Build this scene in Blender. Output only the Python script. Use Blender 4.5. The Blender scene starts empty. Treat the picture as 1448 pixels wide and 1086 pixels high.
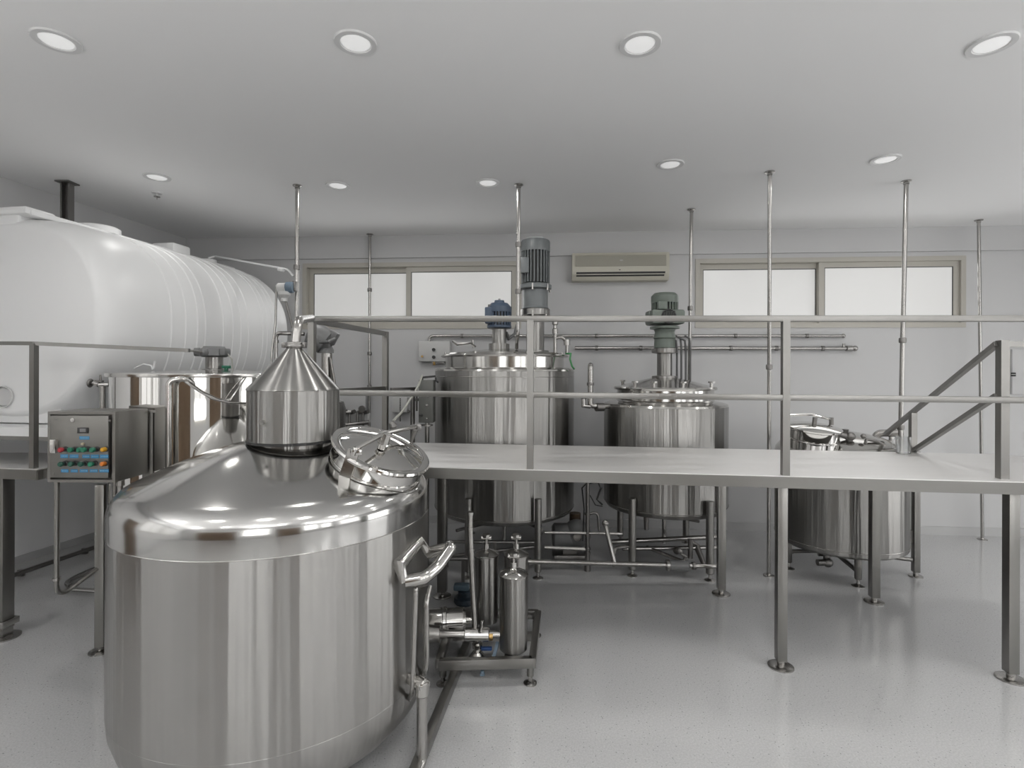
import bpy, bmesh, math, random
from mathutils import Vector, Matrix
random.seed(7)
PI = math.pi
scene = bpy.context.scene
COL = scene.collection

# ------------------------------------------------------------------ camera model
EYE, FPX, HY, ROLL = 1.95, 750.0, 525.6, 0.003
CR, SR = math.cos(ROLL), math.sin(ROLL)
CEIL = 3.705
DECK = 1.275

def P(px, py, Y):
    """world point seen at a photo position, at depth Y"""
    u, v = (px - 724) / FPX, (HY - py) / FPX
    return Vector((Y * (u * CR - v * SR), Y, EYE + Y * (u * SR + v * CR)))

def H(px, py, z):
    """world point seen at a photo position, at height z"""
    u, v = (px - 724) / FPX, (HY - py) / FPX
    d = u * SR + v * CR
    return P(px, py, (z - EYE) / d)

def V(*a):
    return Vector(a)

# ------------------------------------------------------------------ materials
MATS = {}
def mat(name, color, rough=0.5, metal=0.0, aniso=0.0, emit=None, spec=0.5, bump=None, trans=0.0):
    m = bpy.data.materials.new(name)
    m.use_nodes = True
    nt = m.node_tree
    b = nt.nodes['Principled BSDF']
    b.inputs['Base Color'].default_value = (*color, 1)
    b.inputs['Roughness'].default_value = rough
    b.inputs['Metallic'].default_value = metal
    b.inputs['Specular IOR Level'].default_value = spec
    b.inputs['Transmission Weight'].default_value = trans
    if aniso:
        b.inputs['Anisotropic'].default_value = aniso; b.inputs['Anisotropic Rotation'].default_value = 0.25
        t = nt.nodes.new('ShaderNodeTangent'); t.direction_type = 'RADIAL'; t.axis = 'Z'
        nt.links.new(t.outputs[0], b.inputs['Tangent'])
    if emit:
        b.inputs['Emission Color'].default_value = (*emit[0], 1)
        b.inputs['Emission Strength'].default_value = emit[1]
    MATS[name] = m
    return m

def nodes(m):
    nt = m.node_tree
    return nt, nt.nodes['Principled BSDF'], nt.nodes.new, nt.links.new

def add_bump(m, scale, strength, dist, mapping=(1, 1, 1), detail=3, coord='Object'):
    nt, b, new, link = nodes(m)
    tc = new('ShaderNodeTexCoord'); mp = new('ShaderNodeMapping'); mp.inputs['Scale'].default_value = mapping
    n = new('ShaderNodeTexNoise'); n.inputs['Scale'].default_value = scale; n.inputs['Detail'].default_value = detail
    bp = new('ShaderNodeBump'); bp.inputs['Strength'].default_value = strength; bp.inputs['Distance'].default_value = dist
    link(tc.outputs[coord], mp.inputs[0]); link(mp.outputs[0], n.inputs['Vector'])
    link(n.outputs['Fac'], bp.inputs['Height']); link(bp.outputs[0], b.inputs['Normal'])
    return n

def add_rough(m, scale, lo, hi, mapping=(1, 1, 1)):
    nt, b, new, link = nodes(m)
    tc = new('ShaderNodeTexCoord'); mp = new('ShaderNodeMapping'); mp.inputs['Scale'].default_value = mapping
    n = new('ShaderNodeTexNoise'); n.inputs['Scale'].default_value = scale; n.inputs['Detail'].default_value = 4
    r = new('ShaderNodeMapRange'); r.inputs['To Min'].default_value = lo; r.inputs['To Max'].default_value = hi
    r.inputs['From Min'].default_value = 0.3; r.inputs['From Max'].default_value = 0.7
    link(tc.outputs['Object'], mp.inputs[0]); link(mp.outputs[0], n.inputs['Vector'])
    link(n.outputs['Fac'], r.inputs['Value']); link(r.outputs[0], b.inputs['Roughness'])

STEEL = (0.30, 0.294, 0.283)
M_brush = mat('brushed_steel', STEEL, 0.31, 1, 0.94); add_bump(M_brush, 8.0, 1.0, 0.02, (1, 1, 0.02), 4)
M_cone = mat('cone_steel', STEEL, 0.27, 1, 0.93)
M_body = mat('satin_still_steel', (0.37, 0.363, 0.35), 0.29, 1, 0.93); add_bump(M_body, 5.0, 0.8, 0.03, (1, 1, 0.02), 3)
M_dome = mat('polished_dome_steel', (0.54, 0.535, 0.522), 0.12, 1)
add_rough(M_dome, 3.0, 0.10, 0.17)
M_mirror = mat('mirror_steel', (0.70, 0.69, 0.67), 0.045, 1)
M_pol = mat('polished_steel', (0.52, 0.51, 0.49), 0.14, 1)
M_tube = mat('tube_steel', (0.40, 0.39, 0.375), 0.27, 1)
M_frame = mat('frame_steel', (0.27, 0.264, 0.252), 0.34, 1)
M_panel = mat('sheet_steel', (0.22, 0.213, 0.20), 0.5, 1); add_bump(M_panel, 4, 0.08, 0.02)
M_deck = mat('deck_steel', (0.80, 0.79, 0.78), 0.48, 1); add_rough(M_deck, 2.5, 0.42, 0.56, (0.3, 3, 1))
M_cast = mat('cast_steel', (0.22, 0.213, 0.205), 0.42, 1)
M_black = mat('black_rubber', (0.02, 0.02, 0.02), 0.5)
M_plastic = mat('white_polyethylene', (0.80, 0.803, 0.803), 0.42)
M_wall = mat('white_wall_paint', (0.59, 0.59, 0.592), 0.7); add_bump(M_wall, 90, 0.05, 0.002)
M_wall_lifted = mat('left_wall_lightened', (0.88, 0.88, 0.882), 0.7)  # wall paint lightened to make up for weak light on the left
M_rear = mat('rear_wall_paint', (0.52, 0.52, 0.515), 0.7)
M_ceil = mat('ceiling_paint', (0.90, 0.90, 0.90), 0.85)
M_base = mat('grey_baseboard', (0.52, 0.52, 0.52), 0.45)
M_wframe = mat('window_aluminium', (0.50, 0.48, 0.43), 0.4)
M_gasket = mat('window_gasket', (0.06, 0.06, 0.06), 0.6)
M_pane = mat('frosted_pane', (0.6, 0.6, 0.59), 0.25, emit=((1.0, 0.992, 0.975), 0.33))
M_lampring = mat('lamp_ring_white', (0.72, 0.72, 0.72), 0.4)
M_lamp = mat('lamp_diffuser', (0.8, 0.8, 0.8), 0.4, emit=((1, 1, 0.99), 0.42))
M_mgrey = mat('motor_grey', (0.15, 0.162, 0.166), 0.38)
M_mblue = mat('motor_blue', (0.045, 0.068, 0.105), 0.38)
M_mgreen = mat('motor_green', (0.115, 0.138, 0.118), 0.38)
M_pump = mat('pump_dark_blue', (0.02, 0.032, 0.045), 0.45)
M_pumpc = mat('pump_pale_blue', (0.08, 0.12, 0.15), 0.45)
M_cap = mat('motor_cap_light', (0.42, 0.44, 0.44), 0.4)
M_hgrey = mat('housing_grey', (0.155, 0.157, 0.157), 0.42)
M_tblue = mat('transmitter_blue', (0.13, 0.18, 0.23), 0.45)
M_ac = mat('aged_cream_plastic', (0.56, 0.54, 0.46), 0.45)
M_acg = mat('cream_grille', (0.30, 0.29, 0.245), 0.55)
M_boxg = mat('grey_box_paint', (0.125, 0.128, 0.118), 0.45)
M_boxw = mat('pale_box_plastic', (0.58, 0.58, 0.57), 0.4)
M_red = mat('red_plastic', (0.30, 0.012, 0.02), 0.35)
M_green = mat('green_plastic', (0.005, 0.13, 0.07), 0.35)
M_dgreen = mat('dark_green_plastic', (0.004, 0.06, 0.036), 0.35)
M_yellow = mat('yellow_plastic', (0.48, 0.25, 0.012), 0.35)
M_orange = mat('orange_plastic', (0.48, 0.14, 0.015), 0.35)
M_label = mat('blue_label_tape', (0.03, 0.20, 0.38), 0.5)
M_labelink = mat('label_ink', (0.35, 0.45, 0.52), 0.5)
M_pilot = mat('pale_pilot_plastic', (0.45, 0.40, 0.28), 0.3)
M_blueh = mat('blue_handle_plastic', (0.015, 0.05, 0.16), 0.4)
M_brass = mat('brass', (0.45, 0.30, 0.12), 0.3, 1)
M_copper = mat('brown_pipe', (0.09, 0.062, 0.04), 0.4, 0.6)
M_gcord = mat('green_cord', (0.05, 0.22, 0.08), 0.6)
M_cable = mat('grey_cable', (0.10, 0.10, 0.10), 0.5)
M_ycable = mat('pale_cable', (0.34, 0.34, 0.30), 0.5)
M_wood = mat('brown_door_wood', (0.16, 0.085, 0.035), 0.5)
nt, b, new, link = nodes(M_wood)
tc = new('ShaderNodeTexCoord'); wv = new('ShaderNodeTexNoise'); mp = new('ShaderNodeMapping'); mp.inputs['Scale'].default_value = (14, 14, 0.8)
cr = new('ShaderNodeValToRGB'); cr.color_ramp.elements[0].color = (0.075, 0.048, 0.027, 1); cr.color_ramp.elements[1].color = (0.15, 0.10, 0.06, 1)
link(tc.outputs['Object'], mp.inputs[0]); link(mp.outputs[0], wv.inputs['Vector']); link(wv.outputs['Fac'], cr.inputs[0]); link(cr.outputs[0], b.inputs['Base Color'])
M_clear = mat('clear_plastic', (0.92, 0.93, 0.93), 0.08, trans=0.95)
M_dark = mat('dark_opening', (0.05, 0.05, 0.05), 0.6)

# floor: pale grey resin with fine dark flecks and a gloss coat
M_floor = mat('grey_resin_floor', (0.5, 0.5, 0.5), 0.2, spec=0.8)
nt, b, new, link = nodes(M_floor)
tc = new('ShaderNodeTexCoord')
vo = new('ShaderNodeTexVoronoi'); vo.inputs['Scale'].default_value = 38
vr = new('ShaderNodeValToRGB'); vr.color_ramp.elements[0].position = 0.07; vr.color_ramp.elements[1].position = 0.14
vr.color_ramp.elements[0].color = (0.40, 0.40, 0.40, 1); vr.color_ramp.elements[1].color = (1, 1, 1, 1)
no = new('ShaderNodeTexNoise'); no.inputs['Scale'].default_value = 110; no.inputs['Detail'].default_value = 2
nr = new('ShaderNodeMapRange'); nr.inputs['To Min'].default_value = 0.40; nr.inputs['To Max'].default_value = 0.66
no2 = new('ShaderNodeTexNoise'); no2.inputs['Scale'].default_value = 1.3; no2.inputs['Detail'].default_value = 4
rr = new('ShaderNodeMapRange'); rr.inputs['To Min'].default_value = 0.06; rr.inputs['To Max'].default_value = 0.15
mx = new('ShaderNodeMix'); mx.data_type = 'RGBA'; mx.blend_type = 'MULTIPLY'; mx.inputs[0].default_value = 1
link(tc.outputs['Object'], vo.inputs['Vector']); link(tc.outputs['Object'], no.inputs['Vector']); link(tc.outputs['Object'], no2.inputs['Vector'])
link(vo.outputs['Distance'], vr.inputs[0]); link(no.outputs['Fac'], nr.inputs['Value'])
link(nr.outputs[0], mx.inputs[6]); link(vr.outputs[0], mx.inputs[7]); link(mx.outputs[2], b.inputs['Base Color'])
link(no2.outputs['Fac'], rr.inputs['Value']); link(rr.outputs[0], b.inputs['Roughness'])
bp = new('ShaderNodeBump'); bp.inputs['Strength'].default_value = 0.06; bp.inputs['Distance'].default_value = 0.004
link(no.outputs['Fac'], bp.inputs['Height']); link(bp.outputs[0], b.inputs['Normal'])

# ------------------------------------------------------------------ mesh builder
def origin(o):
    v = Vector((0, 0, 0))
    while o is not None:
        v = v + o.location; o = o.parent
    return v

def frame_of(axis):
    a = Vector(axis).normalized()
    h = Vector((0, 0, 1)) if abs(a.z) < 0.95 else Vector((1, 0, 0))
    x = h.cross(a).normalized(); y = a.cross(x)
    return x, y, a

class MB:
    def __init__(self): self.bm = bmesh.new()
    def quad(self, *pts):
        self.bm.faces.new([self.bm.verts.new(p) for p in pts]); return self
    def box(self, c, s, rz=0.0, M=None, bevel=0.0):
        bm = bmesh.new()
        bmesh.ops.create_cube(bm, size=1)
        bmesh.ops.scale(bm, vec=Vector(s), verts=bm.verts)
        if bevel:
            bmesh.ops.bevel(bm, geom=list(bm.edges), offset=bevel, segments=2, profile=0.5, affect='EDGES')
        mt = Matrix.Translation(Vector(c)) @ (M if M is not None else Matrix.Rotation(rz, 4, 'Z'))
        bmesh.ops.transform(bm, matrix=mt, verts=bm.verts)
        self._merge(bm); return self
    def _merge(self, bm):
        me = bpy.data.meshes.new('t'); bm.to_mesh(me); bm.free(); self.bm.from_mesh(me); bpy.data.meshes.remove(me)
    def bar(self, p0, p1, w, h, up=(0, 0, 1), bevel=0.0):
        p0, p1 = Vector(p0), Vector(p1); d = p1 - p0; L = d.length; d.normalize()
        u = Vector(up); 
        if abs(d.dot(u)) > 0.98: u = Vector((0, 1, 0))
        s = d.cross(u).normalized(); u = s.cross(d)
        M = Matrix((( d.x, s.x, u.x, 0), (d.y, s.y, u.y, 0), (d.z, s.z, u.z, 0), (0, 0, 0, 1)))
        return self.box((p0 + p1) / 2, (L, w, h), M=M, bevel=bevel)
    def tube(self, pts, r, seg=12, closed=False, caps=True):
        pts = [Vector(p) for p in pts]; n = len(pts)
        rs = r if isinstance(r, (list, tuple)) else [r] * n
        tang = []
        for i in range(n):
            if closed: a, c = pts[i - 1], pts[(i + 1) % n]
            else: a, c = pts[max(i - 1, 0)], pts[min(i + 1, n - 1)]
            tang.append((c - a).normalized())
        x, y, _ = frame_of(tang[0]); rings = []
        for i in range(n):
            t = tang[i]
            x = (x - t * x.dot(t)).normalized(); y = t.cross(x)
            k = 1.0
            if 0 < i < n - 1 or closed:
                d0 = (pts[i] - pts[i - 1]).normalized(); k = 1 / max(0.6, abs(d0.dot(t)))
            rings.append([self.bm.verts.new(pts[i] + (x * math.cos(2 * PI * j / seg) + y * math.sin(2 * PI * j / seg)) * rs[i] * k) for j in range(seg)])
        m = n if closed else n - 1
        for i in range(m):
            A, B = rings[i], rings[(i + 1) % n]
            for j in range(seg):
                self.bm.faces.new((A[j], A[(j + 1) % seg], B[(j + 1) % seg], B[j]))
        if caps and not closed:
            self.bm.faces.new(rings[0][::-1]); self.bm.faces.new(rings[-1])
        return self
    def lathe(self, prof, c, axis=(0, 0, 1), seg=64):
        c = Vector(c); x, y, a = frame_of(axis); rings = []
        for (r, z) in prof:
            if r < 1e-5: rings.append([self.bm.verts.new(c + a * z)])
            else: rings.append([self.bm.verts.new(c + a * z + (x * math.cos(2 * PI * j / seg) + y * math.sin(2 * PI * j / seg)) * r) for j in range(seg)])
        for A, B in zip(rings, rings[1:]):
            if len(A) == 1 and len(B) == 1: continue
            for j in range(seg):
                k = (j + 1) % seg
                if len(A) == 1: self.bm.faces.new((A[0], B[k], B[j]))
                elif len(B) == 1: self.bm.faces.new((A[j], A[k], B[0]))
                else: self.bm.faces.new((A[j], A[k], B[k], B[j]))
        return self
    def cyl(self, p0, p1, r, r2=None, seg=24, bev=0.0):
        p0, p1 = Vector(p0), Vector(p1); L = (p1 - p0).length; r2 = r if r2 is None else r2
        if bev: pr = [(0, 0), (r - bev, 0), (r, bev), (r2, L - bev), (r2 - bev, L), (0, L)]
        else: pr = [(0, 0), (r, 0), (r2, L), (0, L)]
        return self.lathe(pr, p0, p1 - p0, seg)
    def ball(self, c, r, seg=20, sq=1.0, axis=(0, 0, 1)):
        n = 10
        return self.lathe([(r * math.sin(PI * i / n), -r * sq * math.cos(PI * i / n)) for i in range(n + 1)], c, axis, seg)
    def ring(self, c, R, r, axis=(0, 0, 1), seg=64, rs=10):
        x, y, a = frame_of(axis); c = Vector(c); rings = []
        for j in range(seg):
            d = x * math.cos(2 * PI * j / seg) + y * math.sin(2 * PI * j / seg)
            rings.append([self.bm.verts.new(c + d * (R + r * math.cos(2 * PI * k / rs)) + a * r * math.sin(2 * PI * k / rs)) for k in range(rs)])
        for j in range(seg):
            A, B = rings[j], rings[(j + 1) % seg]
            for k in range(rs):
                self.bm.faces.new((A[k], B[k], B[(k + 1) % rs], A[(k + 1) % rs]))
        return self
    def prism(self, poly, z0, z1):
        lo = [self.bm.verts.new((p[0], p[1], z0)) for p in poly]; hi = [self.bm.verts.new((p[0], p[1], z1)) for p in poly]
        n = len(poly)
        self.bm.faces.new(lo[::-1]); self.bm.faces.new(hi)
        for i in range(n): self.bm.faces.new((lo[i], lo[(i + 1) % n], hi[(i + 1) % n], hi[i]))
        return self
    def build(self, name, m, parent=None, sharp=32, at=None):
        bm = self.bm
        off = origin(parent) if parent else (Vector(at) if at is not None else Vector((0, 0, 0)))
        bmesh.ops.translate(bm, vec=-off, verts=bm.verts)
        bmesh.ops.recalc_face_normals(bm, faces=bm.faces)
        me = bpy.data.meshes.new(name); bm.to_mesh(me); bm.free()
        me.polygons.foreach_set('use_smooth', [True] * len(me.polygons))
        me.set_sharp_from_angle(angle=math.radians(sharp))
        me.materials.append(m)
        o = bpy.data.objects.new(name, me); COL.objects.link(o)
        if parent: o.parent = parent
        else: o.location = off
        return o

def fillet(pts, rad, n=6):
    pts = [Vector(p) for p in pts]; out = [pts[0]]
    for a, b_, c in zip(pts, pts[1:], pts[2:]):
        d0, d1 = (a - b_), (c - b_); k = min(rad, d0.length * 0.49, d1.length * 0.49)
        s, e = b_ + d0.normalized() * k, b_ + d1.normalized() * k
        for i in range(n + 1):
            t = i / n
            out.append(s * (1 - t) ** 2 + b_ * 2 * t * (1 - t) + e * t * t)
    out.append(pts[-1]); return out

def thing(name, label, cat, loc, group=None):
    o = bpy.data.objects.new(name, None); COL.objects.link(o)
    o.empty_display_size = 0.1; o.location = Vector(loc)
    return tag(o, label, cat, group)
def tag(o, label, cat, group=None):
    o['label'] = label; o['category'] = cat
    if group: o['group'] = group
    return o
def struct(o):
    o['kind'] = 'structure'; return o
def lab(o, text):
    o['label'] = text; return o

# ------------------------------------------------------------------ the room
def back_y(x): return 6.766 - 0.0714 * x                       # back wall face
BDIR = V(1, -0.0714, 0).normalized()
def left_x(y): return -5.0 + 0.168 * (y - 5.33)                 # left wall face
REAR, RIGHT = -3.3, 7.6
xl = -4.68; c_bl = V(xl, back_y(xl), 0)
c_br = V(RIGHT, back_y(RIGHT), 0); c_fl = V(left_x(REAR), REAR, 0); c_fr = V(RIGHT, REAR, 0)
struct(MB().prism([c_fl - V(.3, .3, 0), c_fr + V(.3, -.3, 0), c_br + V(.3, .4, 0), c_bl + V(-.4, .4, 0)], -0.15, 0).build('floor', M_floor))
struct(MB().prism([c_fl - V(.3, .3, 0), c_fr + V(.3, -.3, 0), c_br + V(.3, .4, 0), c_bl + V(-.4, .4, 0)], CEIL, CEIL + 0.15).build('ceiling', M_ceil))
struct(MB().prism([c_bl, c_fl, c_fl + V(-.2, 0, 0), c_bl + V(-.2, .2, 0)], 0, CEIL).build('wall_left', M_wall_lifted))

def wall_xz(u, z, d=0.0):
    """point on the back wall: x = u, height z, standing d metres in front"""
    return V(u, back_y(u) - d, z)
W1 = (P(428, 368, 6.89), P(736, 463, 6.75)); W2 = (P(983, 360, 6.58), P(1366, 463, 6.3))
def onwall(px, py):
    """hit of the back wall plane"""
    u = (px - 724) / FPX
    y = 6.766 / (1 + 0.0714 * u)
    return P(px, py, y)
wins = []
for (x0, x1) in ((428, 737), (983, 1365)):
    a = onwall(x0, 415); c = onwall(x1, 415); wins.append((a.x, c.x))
WZ0, WZ1 = 2.50, 3.36
def back_wall():
    m = MB(); xs = [xl - .3, wins[0][0], wins[0][1], wins[1][0], wins[1][1], RIGHT + .3]
    T = 0.22
    def blk(xa, xb, za, zb):
        a0, b0 = wall_xz(xa, 0), wall_xz(xb, 0)
        m.prism([a0, b0, b0 + V(0, T, 0), a0 + V(0, T, 0)], za, zb)
    blk(xs[0], xs[-1], 0, WZ0); blk(xs[0], xs[-1], WZ1, CEIL)
    for i in (0, 2, 4): blk(xs[i], xs[i + 1], WZ0, WZ1)
    return m
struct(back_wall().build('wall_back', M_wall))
# ring beam under the ceiling: thick on the left wall, shallow on the back wall
bl0, bl1 = V(-4.325, 7.075, 0), V(-4.64, 4.81, 0)
d = (bl1 - bl0).normalized(); bl2 = bl0 + d * 10.6
struct(MB().prism([bl0, bl2, V(bl2.x - 1.6, bl2.y, 0), V(-4.9, 7.3, 0)], 3.43, CEIL).build('trim_1', M_wall))
a, c = wall_xz(-4.5, 0, .035), wall_xz(RIGHT, 0, .035)
struct(MB().prism([a, c, c + V(0, .03, 0), a + V(0, .03, 0)], 3.415, CEIL).build('trim_2', M_wall))
# baseboards
a, c = wall_xz(-4.6, 0, .018), wall_xz(RIGHT, 0, .018)
struct(MB().prism([a, c, c + V(0, .017, 0), a + V(0, .017, 0)], 0, 0.1).build('baseboard_back', M_base))
struct(MB().prism([c_bl + V(.001, 0, 0), c_fl + V(.001, 0, 0), c_fl + V(.018, 0, 0), c_bl + V(.018, 0, 0)], 0, 0.075).build('baseboard_left', M_base))
# right wall and the wall behind the camera, both with glowing windows out of view
def slab_with_holes(name, axis, pos, lo, hi, holes):
    m = MB(); T = .2
    cuts = sorted({lo, hi, *[h[0] for h in holes], *[h[1] for h in holes]})
    for a_, b_ in zip(cuts, cuts[1:]):
        hs = [h for h in holes if h[0] <= a_ and h[1] >= b_]
        zs = [(0, CEIL)] if not hs else [(0, hs[0][2]), (hs[0][3], CEIL)]
        for z0, z1 in zs:
            if z1 - z0 < .01: continue
            if axis == 'x': m.box((pos + T / 2, (a_ + b_) / 2, (z0 + z1) / 2), (T, b_ - a_, z1 - z0))
            else: m.box(((a_ + b_) / 2, pos - T / 2, (z0 + z1) / 2), (b_ - a_, T, z1 - z0))
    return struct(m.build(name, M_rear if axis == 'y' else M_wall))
RW = [(-2.2, 0.4, 1.0, 3.2), (1.5, 4.4, 0.12, 2.5)]  # right-wall openings added for fill, the low one reaching under the deck
FW = [(-4.7, -1.8, 0.0, 2.6), (-1.3, 0.3, 1.0, 3.1), (3.2, 4.6, 1.0, 3.1), (5.4, 6.9, 1.0, 3.1)]
slab_with_holes('wall_right', 'x', RIGHT, REAR - .2, 6.3, RW)
slab_with_holes('wall_front', 'y', REAR, -6.9, RIGHT + .2, FW)

def sliding_window(n, xa, xb, split):
    L = xb - xa
    root = struct(MB().build('window_%d' % n, M_wframe)) if False else None
    m = MB()
    def bar(x0, x1, z0, z1, d0, d1, mb):
        p, q = wall_xz(x0, 0), wall_xz(x1, 0)
        mb.prism([p - V(0, d1, 0), q - V(0, d1, 0), q - V(0, d0, 0), p - V(0, d0, 0)], z0, z1)
    fw = .055
    bar(xa, xb, WZ1 - fw, WZ1, -.15, .012, m); bar(xa, xb, WZ0, WZ0 + fw, -.15, .012, m)
    bar(xa, xa + fw, WZ0 + fw, WZ1 - fw, -.15, .012, m); bar(xb - fw, xb, WZ0 + fw, WZ1 - fw, -.15, .012, m)
    w = struct(m.build('window_%d' % n, M_wframe))
    sx = xa + split * L
    for i, (s0, s1, dep) in enumerate(((xa + fw, sx + .03, -.075), (sx - .03, xb - fw, -.02))):
        sm = MB(); t = .065
        z0, z1 = WZ0 + fw, WZ1 - fw
        bar(s0, s1, z1 - t, z1, dep - .04, dep, sm); bar(s0, s1, z0, z0 + t, dep - .04, dep, sm)
        bar(s0, s0 + t, z0 + t, z1 - t, dep - .04, dep, sm); bar(s1 - t, s1, z0 + t, z1 - t, dep - .04, dep, sm)
        s = sm.build('sash', M_wframe, w)
        g = MB(); k = .008
        bar(s0 + t - k, s1 - t + k, z0 + t - k, z1 - t + k, dep - .02, dep - .010, g)
        g.build('pane', M_pane, s)
        q = MB()
        bar(s0 + t, s1 - t, z1 - t - k, z1 - t, dep - .01, dep - .004, q); bar(s0 + t, s1 - t, z0 + t, z0 + t + k, dep - .01, dep - .004, q)
        bar(s0 + t, s0 + t + k, z0 + t, z1 - t, dep - .01, dep - .004, q); bar(s1 - t - k, s1 - t, z0 + t, z1 - t, dep - .01, dep - .004, q)
        q.build('gasket', M_gasket, s)
    return w
sliding_window(1, *wins[0], 0.49)
sliding_window(2, *wins[1], 0.48)

def unseen_window(n, axis, pos, h):
    a_, b_, z0, z1 = h; m = MB(); t = .06; w = b_ - a_
    def bx(mb, u, z, su, sz, dep, th):
        if axis == 'x': mb.box((pos + dep, u, z), (th, su, sz))
        else: mb.box((u, pos - dep, z), (su, th, sz))
    for z in (z0 + t / 2, z1 - t / 2): bx(m, (a_ + b_) / 2, z, w, t, .08, .06)
    for u in (a_ + t / 2, b_ - t / 2, (a_ + b_) / 2): bx(m, u, (z0 + z1) / 2, t, z1 - z0 - 2 * t, .08, .06)
    o = struct(m.build('window_%d' % n, M_wframe))
    g = MB(); bx(g, (a_ + b_) / 2, (z0 + z1) / 2, w - 2 * t, z1 - z0 - 2 * t, .085, .01)
    g.build('pane', M_offview_glass, o)
M_offview_glass = mat('offview_window_glass', (0.7, 0.7, 0.7), 0.2, emit=((1, 1, 0.99), 0.7))  # glowing panes of out-of-view windows; the side-wall ones are added
n = 3
for h in RW: unseen_window(n, 'x', RIGHT, h); n += 1
for h in FW[1:]: unseen_window(n, 'y', REAR, h); n += 1
# two window frames with glowing panes, added to brighten the left side
for y0, y1 in ((-2.6, -.9), (-.5, 1.2)):
    o = MB(); g = MB(); ym = (y0 + y1) / 2; a_, b_ = V(left_x(y0) + .04, y0, 0), V(left_x(y1) + .04, y1, 0)
    o.bar(a_ + V(0, 0, 1.25), b_ + V(0, 0, 1.25), .08, .06).bar(a_ + V(0, 0, 3.2), b_ + V(0, 0, 3.2), .08, .06)
    for q in (a_, (a_ + b_) / 2, b_): o.box(q + V(0, 0, 2.225), (.08, .06, 1.95), -math.atan(.168))
    o = struct(o.build('window_%d' % n, M_wframe)); n += 1
    g.prism([a_ + V(.01, 0, 0), b_ + V(.01, 0, 0), b_, a_], 1.28, 3.17).build('pane', M_offview_glass, o)
# unseen brown timber doors, added to give the polished tank brown bands
def unseen_timber_door(n, M, w, h):
    door = struct(MB().box(M @ V(0, 0, h / 2), (w - .02, .06, h - .02), M=M.to_3x3().to_4x4(), bevel=.004).build('door_%d' % n, M_wood))
    k = max(1, round(w / 1.0)); pw = w / k
    for q in range(k):
        u = -w / 2 + pw * (q + .5)
        for z0, z1 in ((.25, 1.0), (1.15, h - .2)):
            MB().box(M @ V(u, .036, (z0 + z1) / 2), (pw * .7, .02, z1 - z0), M=M.to_3x3().to_4x4(), bevel=.004).build('door_panel', M_wood, door)
    MB().tube([M @ V(w / 2 - .1, .03, 1.05), M @ V(w / 2 - .1, .08, 1.05), M @ V(w / 2 - .22, .08, 1.05)], .01).build('door_handle', M_tube, door)
unseen_timber_door(1, Matrix.Translation(V(-3.25, REAR - .05, 0)), 2.9, 2.6)
unseen_timber_door(2, Matrix.Translation(V(1.85, REAR + .035, 0)), 1.9, 2.6)
unseen_timber_door(3, Matrix.Translation(V(left_x(1.95) + .04, 1.95, 0)) @ Matrix.Rotation(-PI / 2 - math.atan(.168), 4, 'Z'), 1.0, 2.3)
# dark grey slab added on the right wall for contrast in the steel
rs_ = struct(MB().box((RIGHT - .03, .98, 1.3), (.05, .9, 2.6), bevel=.004).build('door_4', M_boxg))
# ------------------------------------------------------------------ ceiling lamps
LAMPS = [(80, 57, 'leftmost of the four large round ceiling downlights nearest the camera'),
         (503, 60, 'second from left of the four large round ceiling downlights nearest the camera'),
         (905, 62, 'third from left of the four large round ceiling downlights nearest the camera'),
         (1402, 62, 'rightmost of the four large round ceiling downlights nearest the camera'),
         (222, 250, 'small-looking ceiling downlight above the big white plastic tank'),
         (478, 262, 'ceiling downlight just right of the pole rising behind the pot still'),
         (690, 258, 'ceiling downlight left of the pole beside the tall grey motor'),
         (948, 232, 'ceiling downlight in front of the wall air conditioner, above the green motor'),
         (1252, 225, 'ceiling downlight at the far right, above the right-hand wall window')]
LAMP_W = 8.5
def downlight(x, y, label, watt=None):
    t = thing('ceiling_downlight', label, 'ceiling light', (x, y, CEIL), 'round recessed ceiling downlights')
    MB().lathe([(.078, -.004), (.082, -.010), (.108, -.010), (.112, -.004), (.112, .0)], (x, y, CEIL), seg=40).build('trim_ring', M_lampring, t)
    MB().lathe([(0, -.009), (.05, -.0085), (.074, -.006), (.078, -.002)], (x, y, CEIL), seg=40).build('diffuser', M_lamp, t)
    l = bpy.data.lights.new('lamp_light', 'AREA'); l.shape = 'DISK'; l.size = .15; l.energy = watt or LAMP_W; l.color = (1, .985, .96)
    lo = bpy.data.objects.new('lamp_light', l); COL.objects.link(lo); lo.parent = t; lo.location = (0, 0, -.02)
for px, py, lb in LAMPS:
    p = H(px, py, CEIL); downlight(p.x, p.y, lb, 2.5 if px == 222 else None)
for yy, xs_, txt in ((.35, (-4.2, -2.4, -.8, .7, 2.6, 4.3, 6.0), 'round ceiling downlight in the row overhead, beyond the top of the view'), (-1.9, (-4.2, -2.4, -.8, .7, 2.6, 4.3, 6.0), 'round ceiling downlight in the row behind the viewer'), (2.75, (4.4, 6.1), 'round ceiling downlight beyond the right edge of the view')):
    for xx in xs_: downlight(xx, yy, txt)
p = H(222, 272, CEIL)
t = thing('ceiling_sprinkler', 'small white sprinkler head under the ceiling above the white tank', 'sprinkler', (p.x, p.y, CEIL))
MB().lathe([(0, 0), (.05, 0), (.045, -.012), (.012, -.016), (.012, -.04), (0, -.04)], (p.x, p.y, CEIL), seg=24).build('rose', M_lampring, t)
MB().cyl((p.x, p.y, CEIL - .04), (p.x, p.y, CEIL - .046), .028, seg=20).cyl((p.x, p.y, CEIL - .046), (p.x, p.y, CEIL - .07), .005, seg=8).build('deflector', M_pol, t)

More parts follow.
